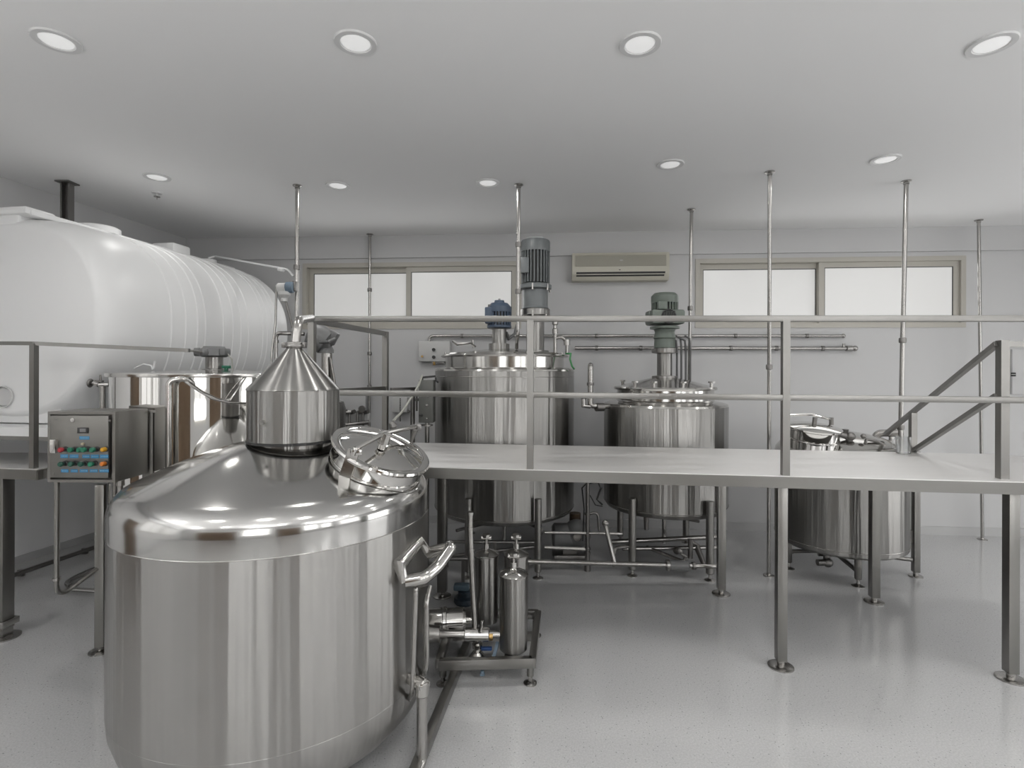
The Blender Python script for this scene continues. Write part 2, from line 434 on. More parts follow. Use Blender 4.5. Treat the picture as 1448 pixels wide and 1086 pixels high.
# ------------------------------------------------------------------ pot still
SC = V(-1.250, 2.914, 0); SR_ = 0.782
still = thing('pot_still', 'huge round stainless pot still with cone-topped head, in the foreground', 'still', SC)
ZS = 1.18
prof = [(0, .05), (.42, .055), (.58, .075), (.69, .125), (.75, .20), (.775, .28), (SR_, .36)]
body = MB().lathe(prof + [(SR_, z) for z in (.6, .9, 1.1, ZS)], SC, seg=128).build('body', M_body, still)
SK = .085
kn = [(SR_ + .001, ZS), (SR_ + .001, ZS + SK)]
for i in range(1, 11):
    th = i / 10 * 1.134
    kn.append((SR_ - .13 + .131 * math.cos(th), ZS + SK + .13 * math.sin(th)))
r0, z0 = kn[-1]
for i in range(1, 13):
    q = i / 12; r = r0 * (1 - q) + .14 * q
    kn.append((r, z0 + .195 * (1 - (1 - q) ** 1.42) ))
dome = MB().lathe(kn, SC, seg=128).build('dome', M_dome, still)
ZD = kn[-1][1]
MB().ring(SC + V(0, 0, ZS + .001), SR_, .0025, seg=128, rs=6).build('seam', M_pol, still)
MB().ring(SC + V(0, 0, .36), SR_ - .0025, .003, seg=128, rs=6).build('lower_seam', M_body, still)
# head: funnel, drum, cone, swan neck
hd = P(416, 560, 2.86); HX = V(hd.x, hd.y, 0)
zb, zt = 1.585, 1.848
hr = .232
MB().lathe([(.19, ZD - .06), (.19, ZD - .01), (hr - .014, zb - .014), (hr - .012, zb - .012)], HX, seg=80).build('head_flange', M_brush, still)
MB().lathe([(hr - .012, zb - .012), (hr + .004, zb - .010), (hr + .004, zb + .002), (hr - .004, zb + .004)], HX, seg=80).build('gasket', M_black, still)
MB().lathe([(hr, zb + .003), (hr, zt), (hr - .004, zt + .006)], HX, seg=96).build('head_drum', M_brush, still)
MB().lathe([(hr + .003, zt + .002), (hr + .001, zt + .009), (.042, 2.07), (.036, 2.085)], HX, seg=96).build('head_cone', M_cone, still)
MB().ring(HX + V(0, 0, 2.085), .038, .012, seg=32).ring(HX + V(0, 0, 2.097), .036, .01, seg=32).build('clamp', M_tube, still)
MB().box(HX + V(.055, 0, 2.09), (.02, .03, .03), bevel=.004).box(HX + V(-.055, 0, 2.09), (.02, .03, .03), bevel=.004).build('clamp_lug', M_cast, still)
e0 = HX + V(0, 0, 2.09); e1 = HX + V(.0, .0, 2.23); e2 = P(434, 456, 3.15); e3 = P(441, 452, 3.74)
MB().tube(fillet([HX + V(.004, 0, 2.08), P(421.5, 453, 2.88), P(441, 450, 3.80)], .3, 12), .0245, 20).build('swan_neck', M_tube, still)
MB().cyl(HX + V(-.06, -hr + .012, zb + .11), HX + V(-.062, -hr - .012, zb + .11), .012, seg=16).build('test_plug', M_pol, still)
# manhole: tilted collar and lid
tilt = V(.36, -.19, .90).normalized(); MR = .243
mc = P(535, 649, 2.78)
x_, y_, a_ = frame_of(tilt)
MB().lathe([(MR + .05, -.20), (MR + .02, -.13), (MR - .004, -.10), (MR - .004, .045)], mc, tilt, 72).build('manhole_collar', M_mirror, still)
MB().ring(mc + tilt * -.06, MR + .004, .008, tilt, 72).ring(mc + tilt * -.025, MR - .001, .003, tilt, 72).build('collar_bead', M_mirror, still)
lid = MB().lathe([(MR + .004, .040), (MR + .016, .042), (MR + .019, .052), (MR + .014, .062), (MR - .014, .064), (MR - .024, .060), (.14, .088), (.07, .102), (0, .106)], mc, tilt, 72).build('manhole_lid', M_mirror, still)
def lp_(px, py, h):
    """point of the plane h above the lid seen at a photo position"""
    dr = P(px, py, 1.0) - V(0, 0, EYE); o_ = V(0, 0, EYE)
    k = (mc + tilt * h - o_).dot(tilt) / dr.dot(tilt)
    return o_ + dr * k
yA_, yB_ = lp_(499, 643, .10), lp_(586, 613, .10); ym_ = lp_(543, 613, .18)
yd = (yB_ - yA_).normalized()
MB().tube(fillet([yA_, yA_ + tilt * .03, ym_, yB_ + tilt * .05 - yd * .02, yB_ + tilt * .03], .06, 8), .013, 10).build('yoke', M_pol, lid)
sb = lp_(539, 634, .10)
MB().cyl(sb, sb + tilt * .03, .02, seg=16).cyl(sb + tilt * .03, sb + tilt * .085, .030, .024, seg=8).build('clamp_screw', M_pol, lid)
pl_ = lp_(497, 650, .05)
MB().bar(pl_ - tilt * .09 - V(.0, .012, 0), pl_ + tilt * .055 - V(.0, .012, 0), .055, .012, up=V(0, -1, 0).cross(tilt).cross(tilt)).build('hinge_plate', M_pol, lid)
MB().box(yA_ + yd * .02 + tilt * .01, (.055, .03, .03), rz=.3, bevel=.006).build('hinge_lug', M_pol, lid)
MB().cyl(yB_ - tilt * .05, yB_ + tilt * .05, .011, .015, seg=10).box(yB_ + tilt * .04, (.05, .03, .035), rz=.5, bevel=.006).build('wing_nut', M_cast, lid)
g0, g1 = lp_(561, 636, .09), lp_(572, 646, .085)
MB().tube([g0, (g0 + g1) / 2 + tilt * .022, g1], .006, 8).build('grip', M_pol, lid)
# handle loop on the right flank
hp = [(563, 800, 2.55), (572, 822, 2.55), (600, 817, 2.58), (618, 802, 2.66), (639, 773, 2.76), (606, 782, 2.80), (594, 765, 2.755)]
pts = [P(*q) for q in hp]
MB().tube(fillet(pts[1:6], .025, 3), .031, 16).build('handle', M_pol, still)
MB().tube([pts[1], pts[0], pts[6], pts[5]], .023, 12).build('handle_bracket', M_pol, still)
# sight tube and drain on the right flank
s0, s1 = P(588, 838, 2.60), P(583, 985, 2.60)
MB().tube(fillet([P(601, 826, 2.84), s0 + V(0, 0, .03), s0 + V(0, 0, -.03), s1 + V(0, 0, .02), P(575, 995, 2.74)], .04), .012, 10).build('sight_tube', M_tube, still)
MB().tube(fillet([P(608, 830, 2.86), P(603, 850, 2.78), P(603, 945, 2.78), P(592, 965, 2.88)], .06), .014, 10).build('vent_tube', M_tube, still)
dA = P(597, 972, 2.60)
MB().tube(fillet([dA + V(-.16, .12, .012), dA + V(0, 0, .012), dA + V(0, 0, -.36), dA + V(-.10, -.28, -.42)], .03, 5), .026, 16).build('drain_pipe', M_tube, still)
MB().cyl(dA + V(0, 0, -.04), dA + V(0, 0, .03), .033, seg=20, bev=.006).cyl(dA + V(-.05, .04, .012), dA + V(.02, -.012, .012), .033, seg=20, bev=.006).build('drain_elbow', M_pol, still)
for k in range(4):
    a = PI / 4 + k * PI / 2; q = SC + V(math.cos(a) * .5, math.sin(a) * .5, 0)
    lg = MB().cyl(q + V(0, 0, .02), q + V(0, 0, .10), .035).build('leg', M_tube, still)
    MB().cyl(q, q + V(0, 0, .02), .06, bev=.004).build('foot', M_cast, lg)

# ------------------------------------------------------------------ generic fittings
def foot(root_part, q, r=.05):
    """threaded stem + pad under a leg at floor point q"""
    return MB().lathe([(0, 0), (r, 0), (r, .006), (r * .75, .012), (.014, .02), (.014, .09), (0, .09)], q, seg=28).build('foot', M_tube, root_part)
def leg_round(parent, x, y, ztop, r=.03, pad=.05):
    l = MB().lathe([(0, .06), (r * .8, .06), (r, .07), (r, ztop), (0, ztop)], V(x, y, 0), seg=24).build('leg', M_frame, parent)
    foot(l, V(x, y, 0), pad); return l
def leg_square(parent, x, y, ztop, s, rz, pad=.08):
    l = MB().box((x, y, (ztop + .045) / 2), (s, s, ztop - .045), rz, bevel=.003).build('leg', M_frame, parent)
    MB().lathe([(0, 0), (pad, 0), (pad, .008), (pad * .9, .012), (.022, .014), (.022, .05), (0, .05)], V(x, y, 0), seg=32).build('foot', M_tube, l); return l

def fins(c, r, z0, z1, n, depth, parent):
    MB().lathe([(0, z0), (r - depth, z0), (r - depth, z1), (0, z1)], c, seg=40).build('motor_core_shade', M_black, parent)  # core is black to stand for the shade between the fins
    m = MB()
    for k in range(n):
        a = 2 * PI * k / n
        d = V(math.cos(a), math.sin(a), 0); q = c + d * (r - depth / 2 - .002)
        m.box(q + V(0, 0, (z0 + z1) / 2), (depth + .006, .011, z1 - z0), a)
    return m

# ------------------------------------------------------------------ tall double-agitator tank
T1 = V(-.079, 5.75, 0); R1 = .747
tank1 = thing('mixing_tank', 'tallest stainless mixing tank, with one tall grey motor and one blue motor on its lid', 'tank', T1)
MB().lathe([(0, .40), (.30, .41), (R1 - .06, .47), (R1 - .02, .49), (R1, .52), (R1, 1.2), (R1, 1.95), (R1 - .003, 1.962)], T1, seg=112).build('shell', M_brush, tank1)
MB().ring(T1 + V(0, 0, .53), R1, .004, seg=96, rs=6).ring(T1 + V(0, 0, 1.90), R1, .003, seg=96, rs=6).build('weld_seam', M_tube, tank1)
MB().lathe([(R1 + .001, 1.955), (R1 - .004, 1.972), (R1 - .05, 1.99), (.638, 1.995), (.638, 2.115)], T1, seg=112).build('shoulder', M_pol, tank1)
lid1 = MB().lathe([(.636, 2.098), (.675, 2.10), (.68, 2.112), (.675, 2.126), (.635, 2.13), (.62, 2.145), (.2, 2.19), (0, 2.20)], T1, seg=112).build('lid', M_pol, tank1)
MB().ring(T1 + V(0, 0, 2.112), .68, .006, seg=96, rs=8).build('clamp_band', M_tube, lid1)
for k in range(8):
    a = .35 + k * PI / 4; q = T1 + V(math.cos(a) * .655, math.sin(a) * .655, 2.13)
    MB().cyl(q, q + V(0, 0, .02), .012, seg=8).build('bolt', M_tube, lid1)
for (lx, ly) in ((.25, 5.01), (-.41, 5.015), (.33, 6.40), (-.49, 6.40)):
    leg_round(tank1, lx, ly, .75, .033, .05)
MB().cyl(T1 + V(0, 0, .40), T1 + V(0, 0, .33), .09, .03).cyl(T1 + V(0, 0, .34), T1 + V(0, 0, .10), .022).build('outlet', M_tube, tank1)
MB().tube([V(-.55, 5.3, .36), T1 + V(0, 0, .36), V(.3, 5.4, .38)], .016, 8).tube([V(-.3, 6.3, .38), V(.3, 5.2, .4)], .016, 8).build('belly_brace', M_cast, tank1)
# tall grey agitator
gz = P(757, 440, 5.80); G = V(gz.x, 5.80, 0)
def ZA(py, Y, px=757): return P(px, py, Y).z
ag1 = MB().lathe([(.15, 2.165), (.15, 2.18), (.098, 2.185), (.098, ZA(446, 5.8)), (.16, ZA(446, 5.8)), (.16, ZA(438, 5.8)), (.10, ZA(437, 5.8))], G, seg=48).build('agitator', M_brush, tank1)
lab(ag1, 'tall agitator with grey finned motor')
MB().lathe([(.15, ZA(437, 5.8)), (.135, ZA(434, 5.8)), (.138, ZA(411, 5.8)), (.175, ZA(409, 5.8)), (.178, ZA(404, 5.8)), (.15, ZA(402, 5.8)), (0, ZA(402, 5.8))], G, seg=48).build('gearbox', M_mgrey, ag1)
m = fins(G, .155, ZA(401, 5.8), ZA(355, 5.8), 26, .026, ag1); m.box(G + V(-.12, -.10, ZA(378, 5.8)), (.09, .08, .17), bevel=.008)
m.build('motor', M_mgrey, ag1)
MB().lathe([(.157, ZA(357, 5.8)), (.16, ZA(355, 5.8)), (.16, ZA(343, 5.8)), (.152, ZA(341, 5.8)), (0, ZA(341, 5.8))], G, seg=48).build('fan_cowl', M_mgrey, ag1)
MB().lathe([(.11, ZA(342, 5.8)), (.108, ZA(338.5, 5.8)), (.095, ZA(337, 5.8)), (0, ZA(336.5, 5.8))], G, seg=40).build('rain_cap', M_cap, ag1)
m = MB()
for k in range(6):
    a = k * PI / 3 + .3; q = G + V(math.cos(a) * .17, math.sin(a) * .17, ZA(410, 5.8)); m.cyl(q - V(0, 0, .02), q + V(0, 0, .05), .011, seg=8)
    q = G + V(math.cos(a) * .15, math.sin(a) * .15, ZA(446, 5.8)); m.cyl(q - V(0, 0, .02), q + V(0, 0, .04), .011, seg=8)
m.build('bolts', M_tube, ag1)
# blue agitator
bz = P(706, 460, 5.62); Bc = V(bz.x, 5.62, 0)
zz = lambda py: P(706, py, 5.62).z
ag2 = MB().lathe([(.11, 2.165), (.11, zz(486)), (.075, zz(486)), (.075, zz(466)), (.11, zz(465))], Bc, seg=40).build('agitator', M_brush, tank1)
lab(ag2, 'short agitator with dark blue motor')
m = fins(Bc, .125, zz(463), zz(441), 24, .02, ag2)
m.lathe([(.11, zz(465)), (.13, zz(463.5)), (.13, zz(461)), (.11, zz(460))], Bc, seg=40)
m.box(Bc + V(-.10, -.05, zz(447)), (.10, .10, .17), bevel=.012)
m.build('motor', M_mblue, ag2)
MB().lathe([(.127, zz(442)), (.13, zz(440)), (.125, zz(434)), (.09, zz(429)), (.055, zz(428)), (.05, zz(425)), (0, zz(424.5))], Bc, seg=40).build('fan_cowl', M_mblue, ag2)
MB().cyl(Bc + V(0, 0, zz(425)), Bc + V(0, 0, zz(422.5)), .012, seg=10).cyl(Bc + V(-.09, -.04, zz(436)), Bc + V(-.09, -.04, zz(431.5)), .03, seg=10).build('eye_bolt', M_cast, ag2)
# valve tree on the lid, right
vt = P(785, 487, 5.62); z2 = lambda py: P(785, py, 5.62).z
vx = vt.x
MB().tube([V(vx, 5.62, 2.15), V(vx, 5.62, z2(470))], .018, 10).tube(fillet([V(vx, 5.62, z2(478)), V(vx + .07, 5.62, z2(476)), V(vx + .125, 5.62, z2(484)), V(vx + .125, 5.62, 2.14)], .03), .018, 10).build('vent_valve', M_tube, lid1)
MB().lathe([(0, 0), (.03, 0), (.03, .05), (.02, .06), (.02, .09), (.032, .10), (.032, .125), (0, .13)], V(vx, 5.62, z2(472)), seg=16).build('valve_body', M_tube, lid1)
MB().cyl(V(vx + .125, 5.62, z2(488)), V(vx + .125, 5.62, z2(480)), .034, seg=16).build('valve_cap', M_tube, lid1)
q0 = P(814, 497, 5.55)
MB().tube([P(800, 500, 5.5), P(807, 500, 5.45), P(806, 508, 5.42), P(809, 518, 5.40), P(812, 522, 5.42)], .009, 8).build('cord', M_gcord, lid1)
# hoses clipped on the lid
MB().tube([P(640, 482, 5.6), P(646, 487, 5.6), P(665, 485, 5.7), P(672, 490, 5.8)], .012, 8).tube([P(668, 481, 5.8), P(670, 492, 5.8)], .014, 8).build('lid_latch', M_tube, lid1)
MB().tube([P(732, 455, 5.75), P(728, 472, 5.7), P(719, 479, 5.66), P(716, 470, 5.62)], .016, 8).build('hose', M_cable, ag2)

# ------------------------------------------------------------------ middle tank with green motor
T2 = V(1.603, 5.574, 0); R2 = .626
tank2 = thing('mixing_tank', 'mid-sized stainless mixing tank with a single green motor on its conical lid', 'tank', T2)
z3 = lambda py, px=940, Y=5.574: P(px, py, Y).z
MB().lathe([(0, .47), (.2, .48), (R2 - .03, .56), (R2, .60), (R2, 1.1), (R2, 1.60), (R2 - .004, 1.612)], T2, seg=104).build('shell', M_brush, tank2)
MB().ring(T2 + V(0, 0, .61), R2, .004, seg=96, rs=6).build('weld_seam', M_tube, tank2)
MB().lathe([(R2 + .001, 1.605), (R2 - .006, 1.625), (R2 - .05, 1.64), (.50, 1.655), (.49, 1.665), (.49, 1.78)], T2, seg=104).build('shoulder', M_pol, tank2)
lid2 = MB().lathe([(.49, 1.765), (.518, 1.77), (.522, 1.785), (.515, 1.80), (.48, 1.805), (.12, 1.895), (.09, 1.90), (0, 1.90)], T2, seg=96).build('lid', M_pol, tank2)
for az in (-2.45, -2.05, -.75, -1.5, 1.2, 2.4):
    q = T2 + V(math.cos(az) * .50, math.sin(az) * .50, 1.80)
    MB().cyl(q - V(0, 0, .03), q + V(0, 0, .045), .016, seg=10).cyl(q + V(0, 0, .045), q + V(0, 0, .06), .032, seg=6).build('clamp_knob', M_tube, lid2)
for (lx, ly) in ((1.157, 5.08), (1.86, 4.97), (1.25, 6.10), (2.0, 6.08)):
    leg_round(tank2, lx, ly, .74, .036, .05)
ag3 = MB().lathe([(.13, 1.89), (.13, 1.91), (.078, 1.915), (.078, z3(500)), (.13, z3(499)), (.135, z3(493)), (.09, z3(492))], T2, seg=48).build('agitator', M_brush, tank2)
lab(ag3, 'agitator with green motor')
MB().lathe([(.11, z3(492)), (.105, z3(480)), (.115, z3(478)), (.10, z3(470)), (.11, z3(466)), (.15, z3(465)), (.15, z3(462)), (.10, z3(461)), (0, z3(461))], T2, seg=40).build('gearbox', M_mgreen, ag3)
m = MB(); m.box(T2 + V(0, 0, z3(449.5)), (.345, .30, z3(440) - z3(460)), bevel=.025)
m.box(T2 + V(-.16, -.0, z3(447)), (.05, .16, .10), bevel=.01)
m.build('motor_housing', M_mgreen, ag3)
m = fins(T2, .135, z3(441), z3(428), 26, .022, ag3); m.box(T2 + V(-.06, -.12, z3(434)), (.09, .05, .08), bevel=.006); m.build('motor', M_mgreen, ag3)
m = MB()
for k in range(7): m.box(T2 + V(-.055 + .0185 * k, -.155, z3(449.5)), (.008, .02, .11))
m.ring(T2 + V(0, -.15, z3(449.5)), .07, .008, (0, 1, 0), 32, 8); m.build('cooling_fins', M_black, ag3)
MB().lathe([(.137, z3(429)), (.14, z3(427.5)), (.14, z3(419)), (.125, z3(417)), (.11, z3(415)), (0, z3(414.5))], T2, seg=40).build('fan_cowl', M_mgreen, ag3)
m = MB()
for k, xx in enumerate((.13, .17, .21, .25)):
    b0 = T2 + V(xx, -.02 * k, 1.83); t0 = T2 + V(xx - .01, -.02 * k, z3(482 - 3 * (k % 2)))
    m.tube([b0, t0 + V(.01, 0, -.1), t0, t0 + V(-.05, 0, .03)], .011, 8)
m.build('cables', M_cable, ag3)
MB().cyl(T2 + V(0, 0, .47), T2 + V(0, 0, .41), .10, .03).cyl(T2 + V(0, 0, .42), T2 + V(0, 0, .16), .022).build('outlet', M_tube, tank2)
# under-tank pipework of tank two
MB().tube(fillet([V(1.0, 5.35, .235), V(2.15, 5.5, .245)], .02), .026, 12).tube([V(1.1, 5.25, .20), V(2.05, 5.30, .20)], .02, 12).tube([V(1.35, 5.3, .2), V(1.62, 5.02, .16)], .018, 10).build('belly_pipe', M_tube, tank2)
MB().tube([P(978, 766, 5.3), P(985, 772, 5.3), P(996, 800, 5.15)], .022, 10).build('valve_pipe', M_cast, tank2)
MB().cyl(V(1.78, 5.28, .1), V(1.78, 5.28, .29), .025, seg=12).build('valve_stem', M_cast, tank2)
MB().ball(V(1.62, 5.2, .20), .035).build('valve', M_cast, tank2)
MB().cyl(V(1.36, 5.35, .56), V(1.36, 5.35, .36), .03, .022).build('sample_cock', M_cast, tank2)
MB().tube([V(1.62, 5.52, .5), V(1.8, 5.4, .45), V(1.9, 5.36, .44)], .014, 8).build('brace', M_cast, tank2)
# left inlet: stub with standpipe
za = lambda py: P(835, py, 5.35).z
sx = P(835, 540, 5.35).x; inx = sx
MB().tube(fillet([V(inx, 5.35, za(518)), V(inx, 5.35, za(574)), V(inx + .20, 5.42, za(575))], .04), .026, 14).tube([V(inx - .07, 5.35, za(562)), V(inx - .07, 5.35, za(574)), V(inx, 5.35, za(575))], .022, 10).build('inlet_pipe', M_tube, tank2)
MB().ball(V(inx, 5.35, za(516.5)), .026).build('pipe_end', M_cast, tank2)
MB().cyl(V(inx, 5.35, za(545)), V(inx, 5.35, za(541)), .036, seg=16).build('clamp', M_cast, tank2)
MB().cyl(V(inx + .06, 5.37, za(576)), V(inx + .14, 5.40, za(576)), .042, seg=16).build('inlet_valve', M_cast, tank2)
MB().cyl(V(inx - .07, 5.35, za(564)), V(inx - .07, 5.35, za(557)), .032, seg=10).build('valve_knob', M_black, tank2)

# ------------------------------------------------------------------ low domed tank at right
T3 = V(3.28, 5.32, 0); R3 = .578
tank3 = thing('mixing_tank', 'low stainless tank with domed top and round manhole, rightmost, no motor', 'tank', T3)
MB().lathe([(0, .235), (.3, .24), (R3 - .04, .255), (R3 - .004, .28), (R3, .31), (R3, .7), (R3, 1.15)], T3, seg=104).build('shell', M_brush, tank3)
MB().lathe([(R3, 1.15), (R3 - .01, 1.19), (R3 - .05, 1.24), (.40, 1.305), (.25, 1.345), (.12, 1.365), (0, 1.37)], T3, seg=104).build('dome', M_pol, tank3)
MB().ring(T3 + V(0, 0, .32), R3, .004, seg=96, rs=6).build('weld_seam', M_tube, tank3)
mh = P(1150, 612, 5.0); MT = V(.03, -.15, 1).normalized(); r3 = .228
mh0 = V(mh.x, mh.y, mh.z)
MB().lathe([(r3 - .01, -.14), (r3 - .01, .04)], mh0, MT, 64).build('manhole_collar', M_mirror, tank3)
MB().ring(mh0 + MT * -.055, r3 - .006, .008, MT, 64).build('collar_bead', M_pol, tank3)
l3 = MB().lathe([(r3, .035), (r3 + .008, .042), (r3 + .008, .055), (r3 - .005, .062), (.1, .085), (0, .092)], mh0, MT, 64).build('manhole_lid', M_mirror, tank3)
MB().tube([mh0 + V(-.24, .02, .165), mh0 + V(0, .02, .17), mh0 + V(.2, .05, .12)], .012, 8).build('yoke', M_pol, l3)
MB().cyl(mh0 + MT * .08, mh0 + MT * .15, .02, seg=12).cyl(mh0 + V(-.245, .02, .03), mh0 + V(-.225, .02, .15), .014, seg=8).cyl(mh0 + V(.2, .05, .07), mh0 + V(.2, .05, .14), .02, seg=8).build('clamp_screw', M_cast, l3)
vq = P(1200, 622, 5.0)
MB().tube([P(1182, 612, 5.0), P(1198, 617, 4.98)], [.016, .034], 12).cyl(P(1201, 627, 4.98), P(1201, 612, 4.98), .03, seg=14).ball(P(1203, 617, 4.96), .04).cyl(P(1195, 612, 5.0), P(1195, 607, 5.0), .022, .032, seg=14).build('dome_valve', M_cast, tank3)
MB().tube(fillet([P(1225, 636, 4.92), P(1224, 621, 4.92), P(1240, 624, 4.92), P(1262, 636, 4.92)], .03), .014, 8).ball(P(1221, 617, 4.92), .025).build('clamp_arm', M_cast, tank3)
MB().tube(fillet([P(1238, 632, 5.32), P(1238, 612, 5.32), P(1278, 613, 5.18)], .07), .036, 12).tube(fillet([P(1260, 613, 5.25), P(1260, 636, 5.25)], .05), .02, 10).cyl(P(1256, 612, 5.26), P(1266, 612, 5.23), .04, seg=14).build('inlet_pipe', M_tube, tank3)
for (lx, ly) in ((3.17, 4.85), (3.0, 5.75), (2.76, 5.28)): leg_round(tank3, lx, ly, .29, .03, .055)
for (lx, ly) in ((3.872, 5.08),):
    l = leg_square(tank3, lx, ly, 1.2, .055, -.1, .06)
    MB().box((lx - .04, ly + .02, .38), (.05, .04, .12), -.1).box((lx - .04, ly + .02, .95), (.05, .04, .12), -.1).build('bracket', M_cast, l)
MB().tube([V(2.76, 5.28, .17), V(3.28, 5.3, .17)], .02, 8).tube([V(3.2, 5.25, .17), V(3.17, 4.85, .13)], .02, 8).tube([V(3.28, 5.3, .17), V(3.84, 5.08, .16)], .02, 8).tube([V(2.95, 5.1, .2), V(3.6, 5.1, .19)], .016, 8).build('floor_brace', M_frame, tank3)
MB().cyl(V(3.0, 5.05, .24), V(3.0, 5.05, .16), .03).ball(V(3.0, 5.03, .15), .045).cyl(V(2.9, 5.03, .15), V(3.0, 5.03, .15), .03, seg=14).build('drain_valve', M_cast, tank3)

# ------------------------------------------------------------------ mirror-polished tank at left
T4 = V(-2.27, 4.06, 0); R4 = .655
tank4 = thing('polished_tank', 'mirror-polished stainless tank behind the control cabinet, grey gear drive on top', 'tank', T4)
MB().lathe([(0, .42), (.3, .43), (R4 - .04, .5), (R4, .56), (R4, 1.2), (R4, 1.915)], T4, seg=128).build('shell', M_mirror, tank4)
MB().lathe([(R4, 1.905), (R4 + .022, 1.907), (R4 + .024, 1.918), (R4 + .022, 1.93), (R4 - .03, 1.934), (.2, 1.955), (0, 1.96)], T4, seg=112).build('lid', M_pol, tank4)
md = P(303, 510, 4.02); Mq = V(md.x, md.y, 0); z4 = lambda py: P(303, py, 4.02).z
dr = MB().lathe([(.085, 1.945), (.085, 1.96), (.06, 1.965), (.06, z4(503))], Mq, seg=36).build('gear_drive', M_brush, tank4)
m = MB(); m.lathe([(.085, z4(505)), (.105, z4(503)), (.105, z4(494)), (.08, z4(492)), (.075, z4(490)), (0, z4(489.5))], Mq, seg=8)
m.cyl(Mq + V(-.09, -.03, z4(498)), Mq + V(-.125, -.04, z4(498)), .032, seg=12).ball(Mq + V(-.02, -.10, z4(499)), .035)
m.box(Mq + V(.09, -.02, z4(498)), (.05, .09, .055), bevel=.01); m.build('gear_head', M_hgrey, dr)
MB().tube([Mq + V(.11, -.02, z4(500)), Mq + V(.15, -.03, z4(508)), Mq + V(.155, -.03, 1.95)], .004, 6).build('cable', M_ycable, dr)
gq = P(320, 519, 4.0)
MB().cyl(V(gq.x, gq.y, 1.945), gq + V(0, 0, .01), .014, seg=10).box(gq, (.06, .03, .022), bevel=.005).build('green_valve', M_green, tank4)
MB().tube([P(190, 521, 3.9), P(203, 515, 3.9), P(214, 517, 3.9), P(216, 523, 3.9)], .006, 8).tube([P(217, 522, 3.9), P(219, 511, 3.9)], .008, 8).build('lid_grip', M_plastic, tank4)
for (lx, ly) in ((-2.85, 3.68), (-1.72, 3.68 + .0), (-1.75, 4.5), (-2.75, 4.5)):
    l = MB().box((lx, ly, .60), (.055, .055, 1.12), .3, bevel=.004).build('leg', M_frame, tank4)
    MB().lathe([(0, 0), (.07, 0), (.07, .008), (.02, .02), (.02, .06), (0, .06)], V(lx, ly, 0), seg=24).build('foot', M_tube, l)
# pipe down the front, loop hose, left valve
pf = P(244, 600, 3.40); fx = pf.x
zf = lambda py: P(244, py, 3.40).z
MB().tube(fillet([V(fx, 3.36, .5), V(fx, 3.36, zf(537)), V(fx + .085, 3.40, zf(535)), V(fx + .11, 3.46, zf(545))], .05, 8), .018, 12).build('dip_pipe', M_pol, tank4)
MB().tube([P(262, 540, 3.40), P(280, 552, 3.42), P(300, 564, 3.42), P(325, 570, 3.40), P(352, 570, 3.30)], .007, 8).tube([P(262, 538, 3.40), P(285, 555, 3.42), P(310, 566, 3.42), P(325, 566, 3.44), P(338, 548, 3.5), P(350, 530, 3.6)], .005, 8).build('loop_hose', M_pol, tank4)
lv = P(140, 543, 3.95)
zl = lambda py: P(140, py, 3.95).z
MB().tube([V(-2.86, 4.02, zl(544)), P(140, 544, 3.98)], .016, 10).tube([P(145, 546, 3.98), P(145, 640, 3.98)], .02, 12).cyl(P(133, 541, 3.98), P(140, 544, 3.98), .02, seg=12).build('side_pipe', M_tube, tank4)
MB().cyl(P(126, 541.5, 3.98), P(129.5, 541.8, 3.98), .034, seg=18, bev=.008).cyl(P(129, 541.5, 3.98), P(135, 542, 3.98), .012, seg=10).cyl(P(142, 539, 3.98), P(142, 530, 3.98), .010, .006, seg=10).box(P(140, 539, 3.98), (.06, .02, .012)).build('side_valve', M_cast, tank4)
MB().lathe([(0, .75), (.072, .75), (.075, .76), (.075, P(222, 583, 3.47).z), (.085, P(222, 582, 3.47).z), (.085, P(222, 579, 3.47).z), (0, P(222, 579, 3.47).z)], V(-2.335, 3.475, 0), seg=32).build('sump', M_panel, tank4)

# ------------------------------------------------------------------ agitator vessel behind the still head
A5 = V(-1.78, 5.05, 0)
t5 = thing('dosing_vessel', 'slim dosing vessel with a tilted grey motor, mostly hidden behind the still head', 'vessel', A5)
MB().lathe([(0, .35), (.17, .38), (.19, .42), (.19, 1.60), (.17, 1.66), (.05, 1.70), (0, 1.70)], A5, seg=48).build('shell', M_brush, t5)
for k in range(3):
    a = k * 2 * PI / 3 + .5; leg_round(t5, A5.x + .15 * math.cos(a), A5.y + .15 * math.sin(a), .45, .022, .04)
z5 = lambda py: P(460, py, 5.05).z
cx5 = P(462, 510, 5.05).x
MB().cyl(V(cx5, 5.05, 1.68), V(cx5, 5.05, z5(496)), .05, seg=24).tube([V(cx5 + .07, 5.05, 1.64), V(cx5 + .05, 5.0, z5(505))], .012, 8).tube([V(cx5 + .13, 5.0, 1.62), V(cx5 + .06, 4.98, z5(507))], .012, 8).build('stand_tube', M_tube, t5)
mo = MB()
ax = V(-.75, -.25, .55).normalized(); mc5 = P(452, 478, 5.0)
mo.lathe([(0, -.12), (.07, -.12), (.09, -.07), (.125, -.06), (.125, .04), (.105, .09), (.05, .115), (0, .12)], mc5, ax, 32)
mo.lathe([(0, -.03), (.075, -.03), (.075, .0), (.06, .03), (.06, .07), (0, .07)], V(cx5, 5.02, z5(495)), seg=24)
mo.box(P(470, 478, 5.0), (.08, .09, .13), M=Matrix.Rotation(.5, 4, 'Y'), bevel=.015)
mo.tube([P(452, 484, 4.9), P(465, 483, 4.86), P(474, 479, 4.92)], .014, 8)
mo.build('motor', M_hgrey, t5)

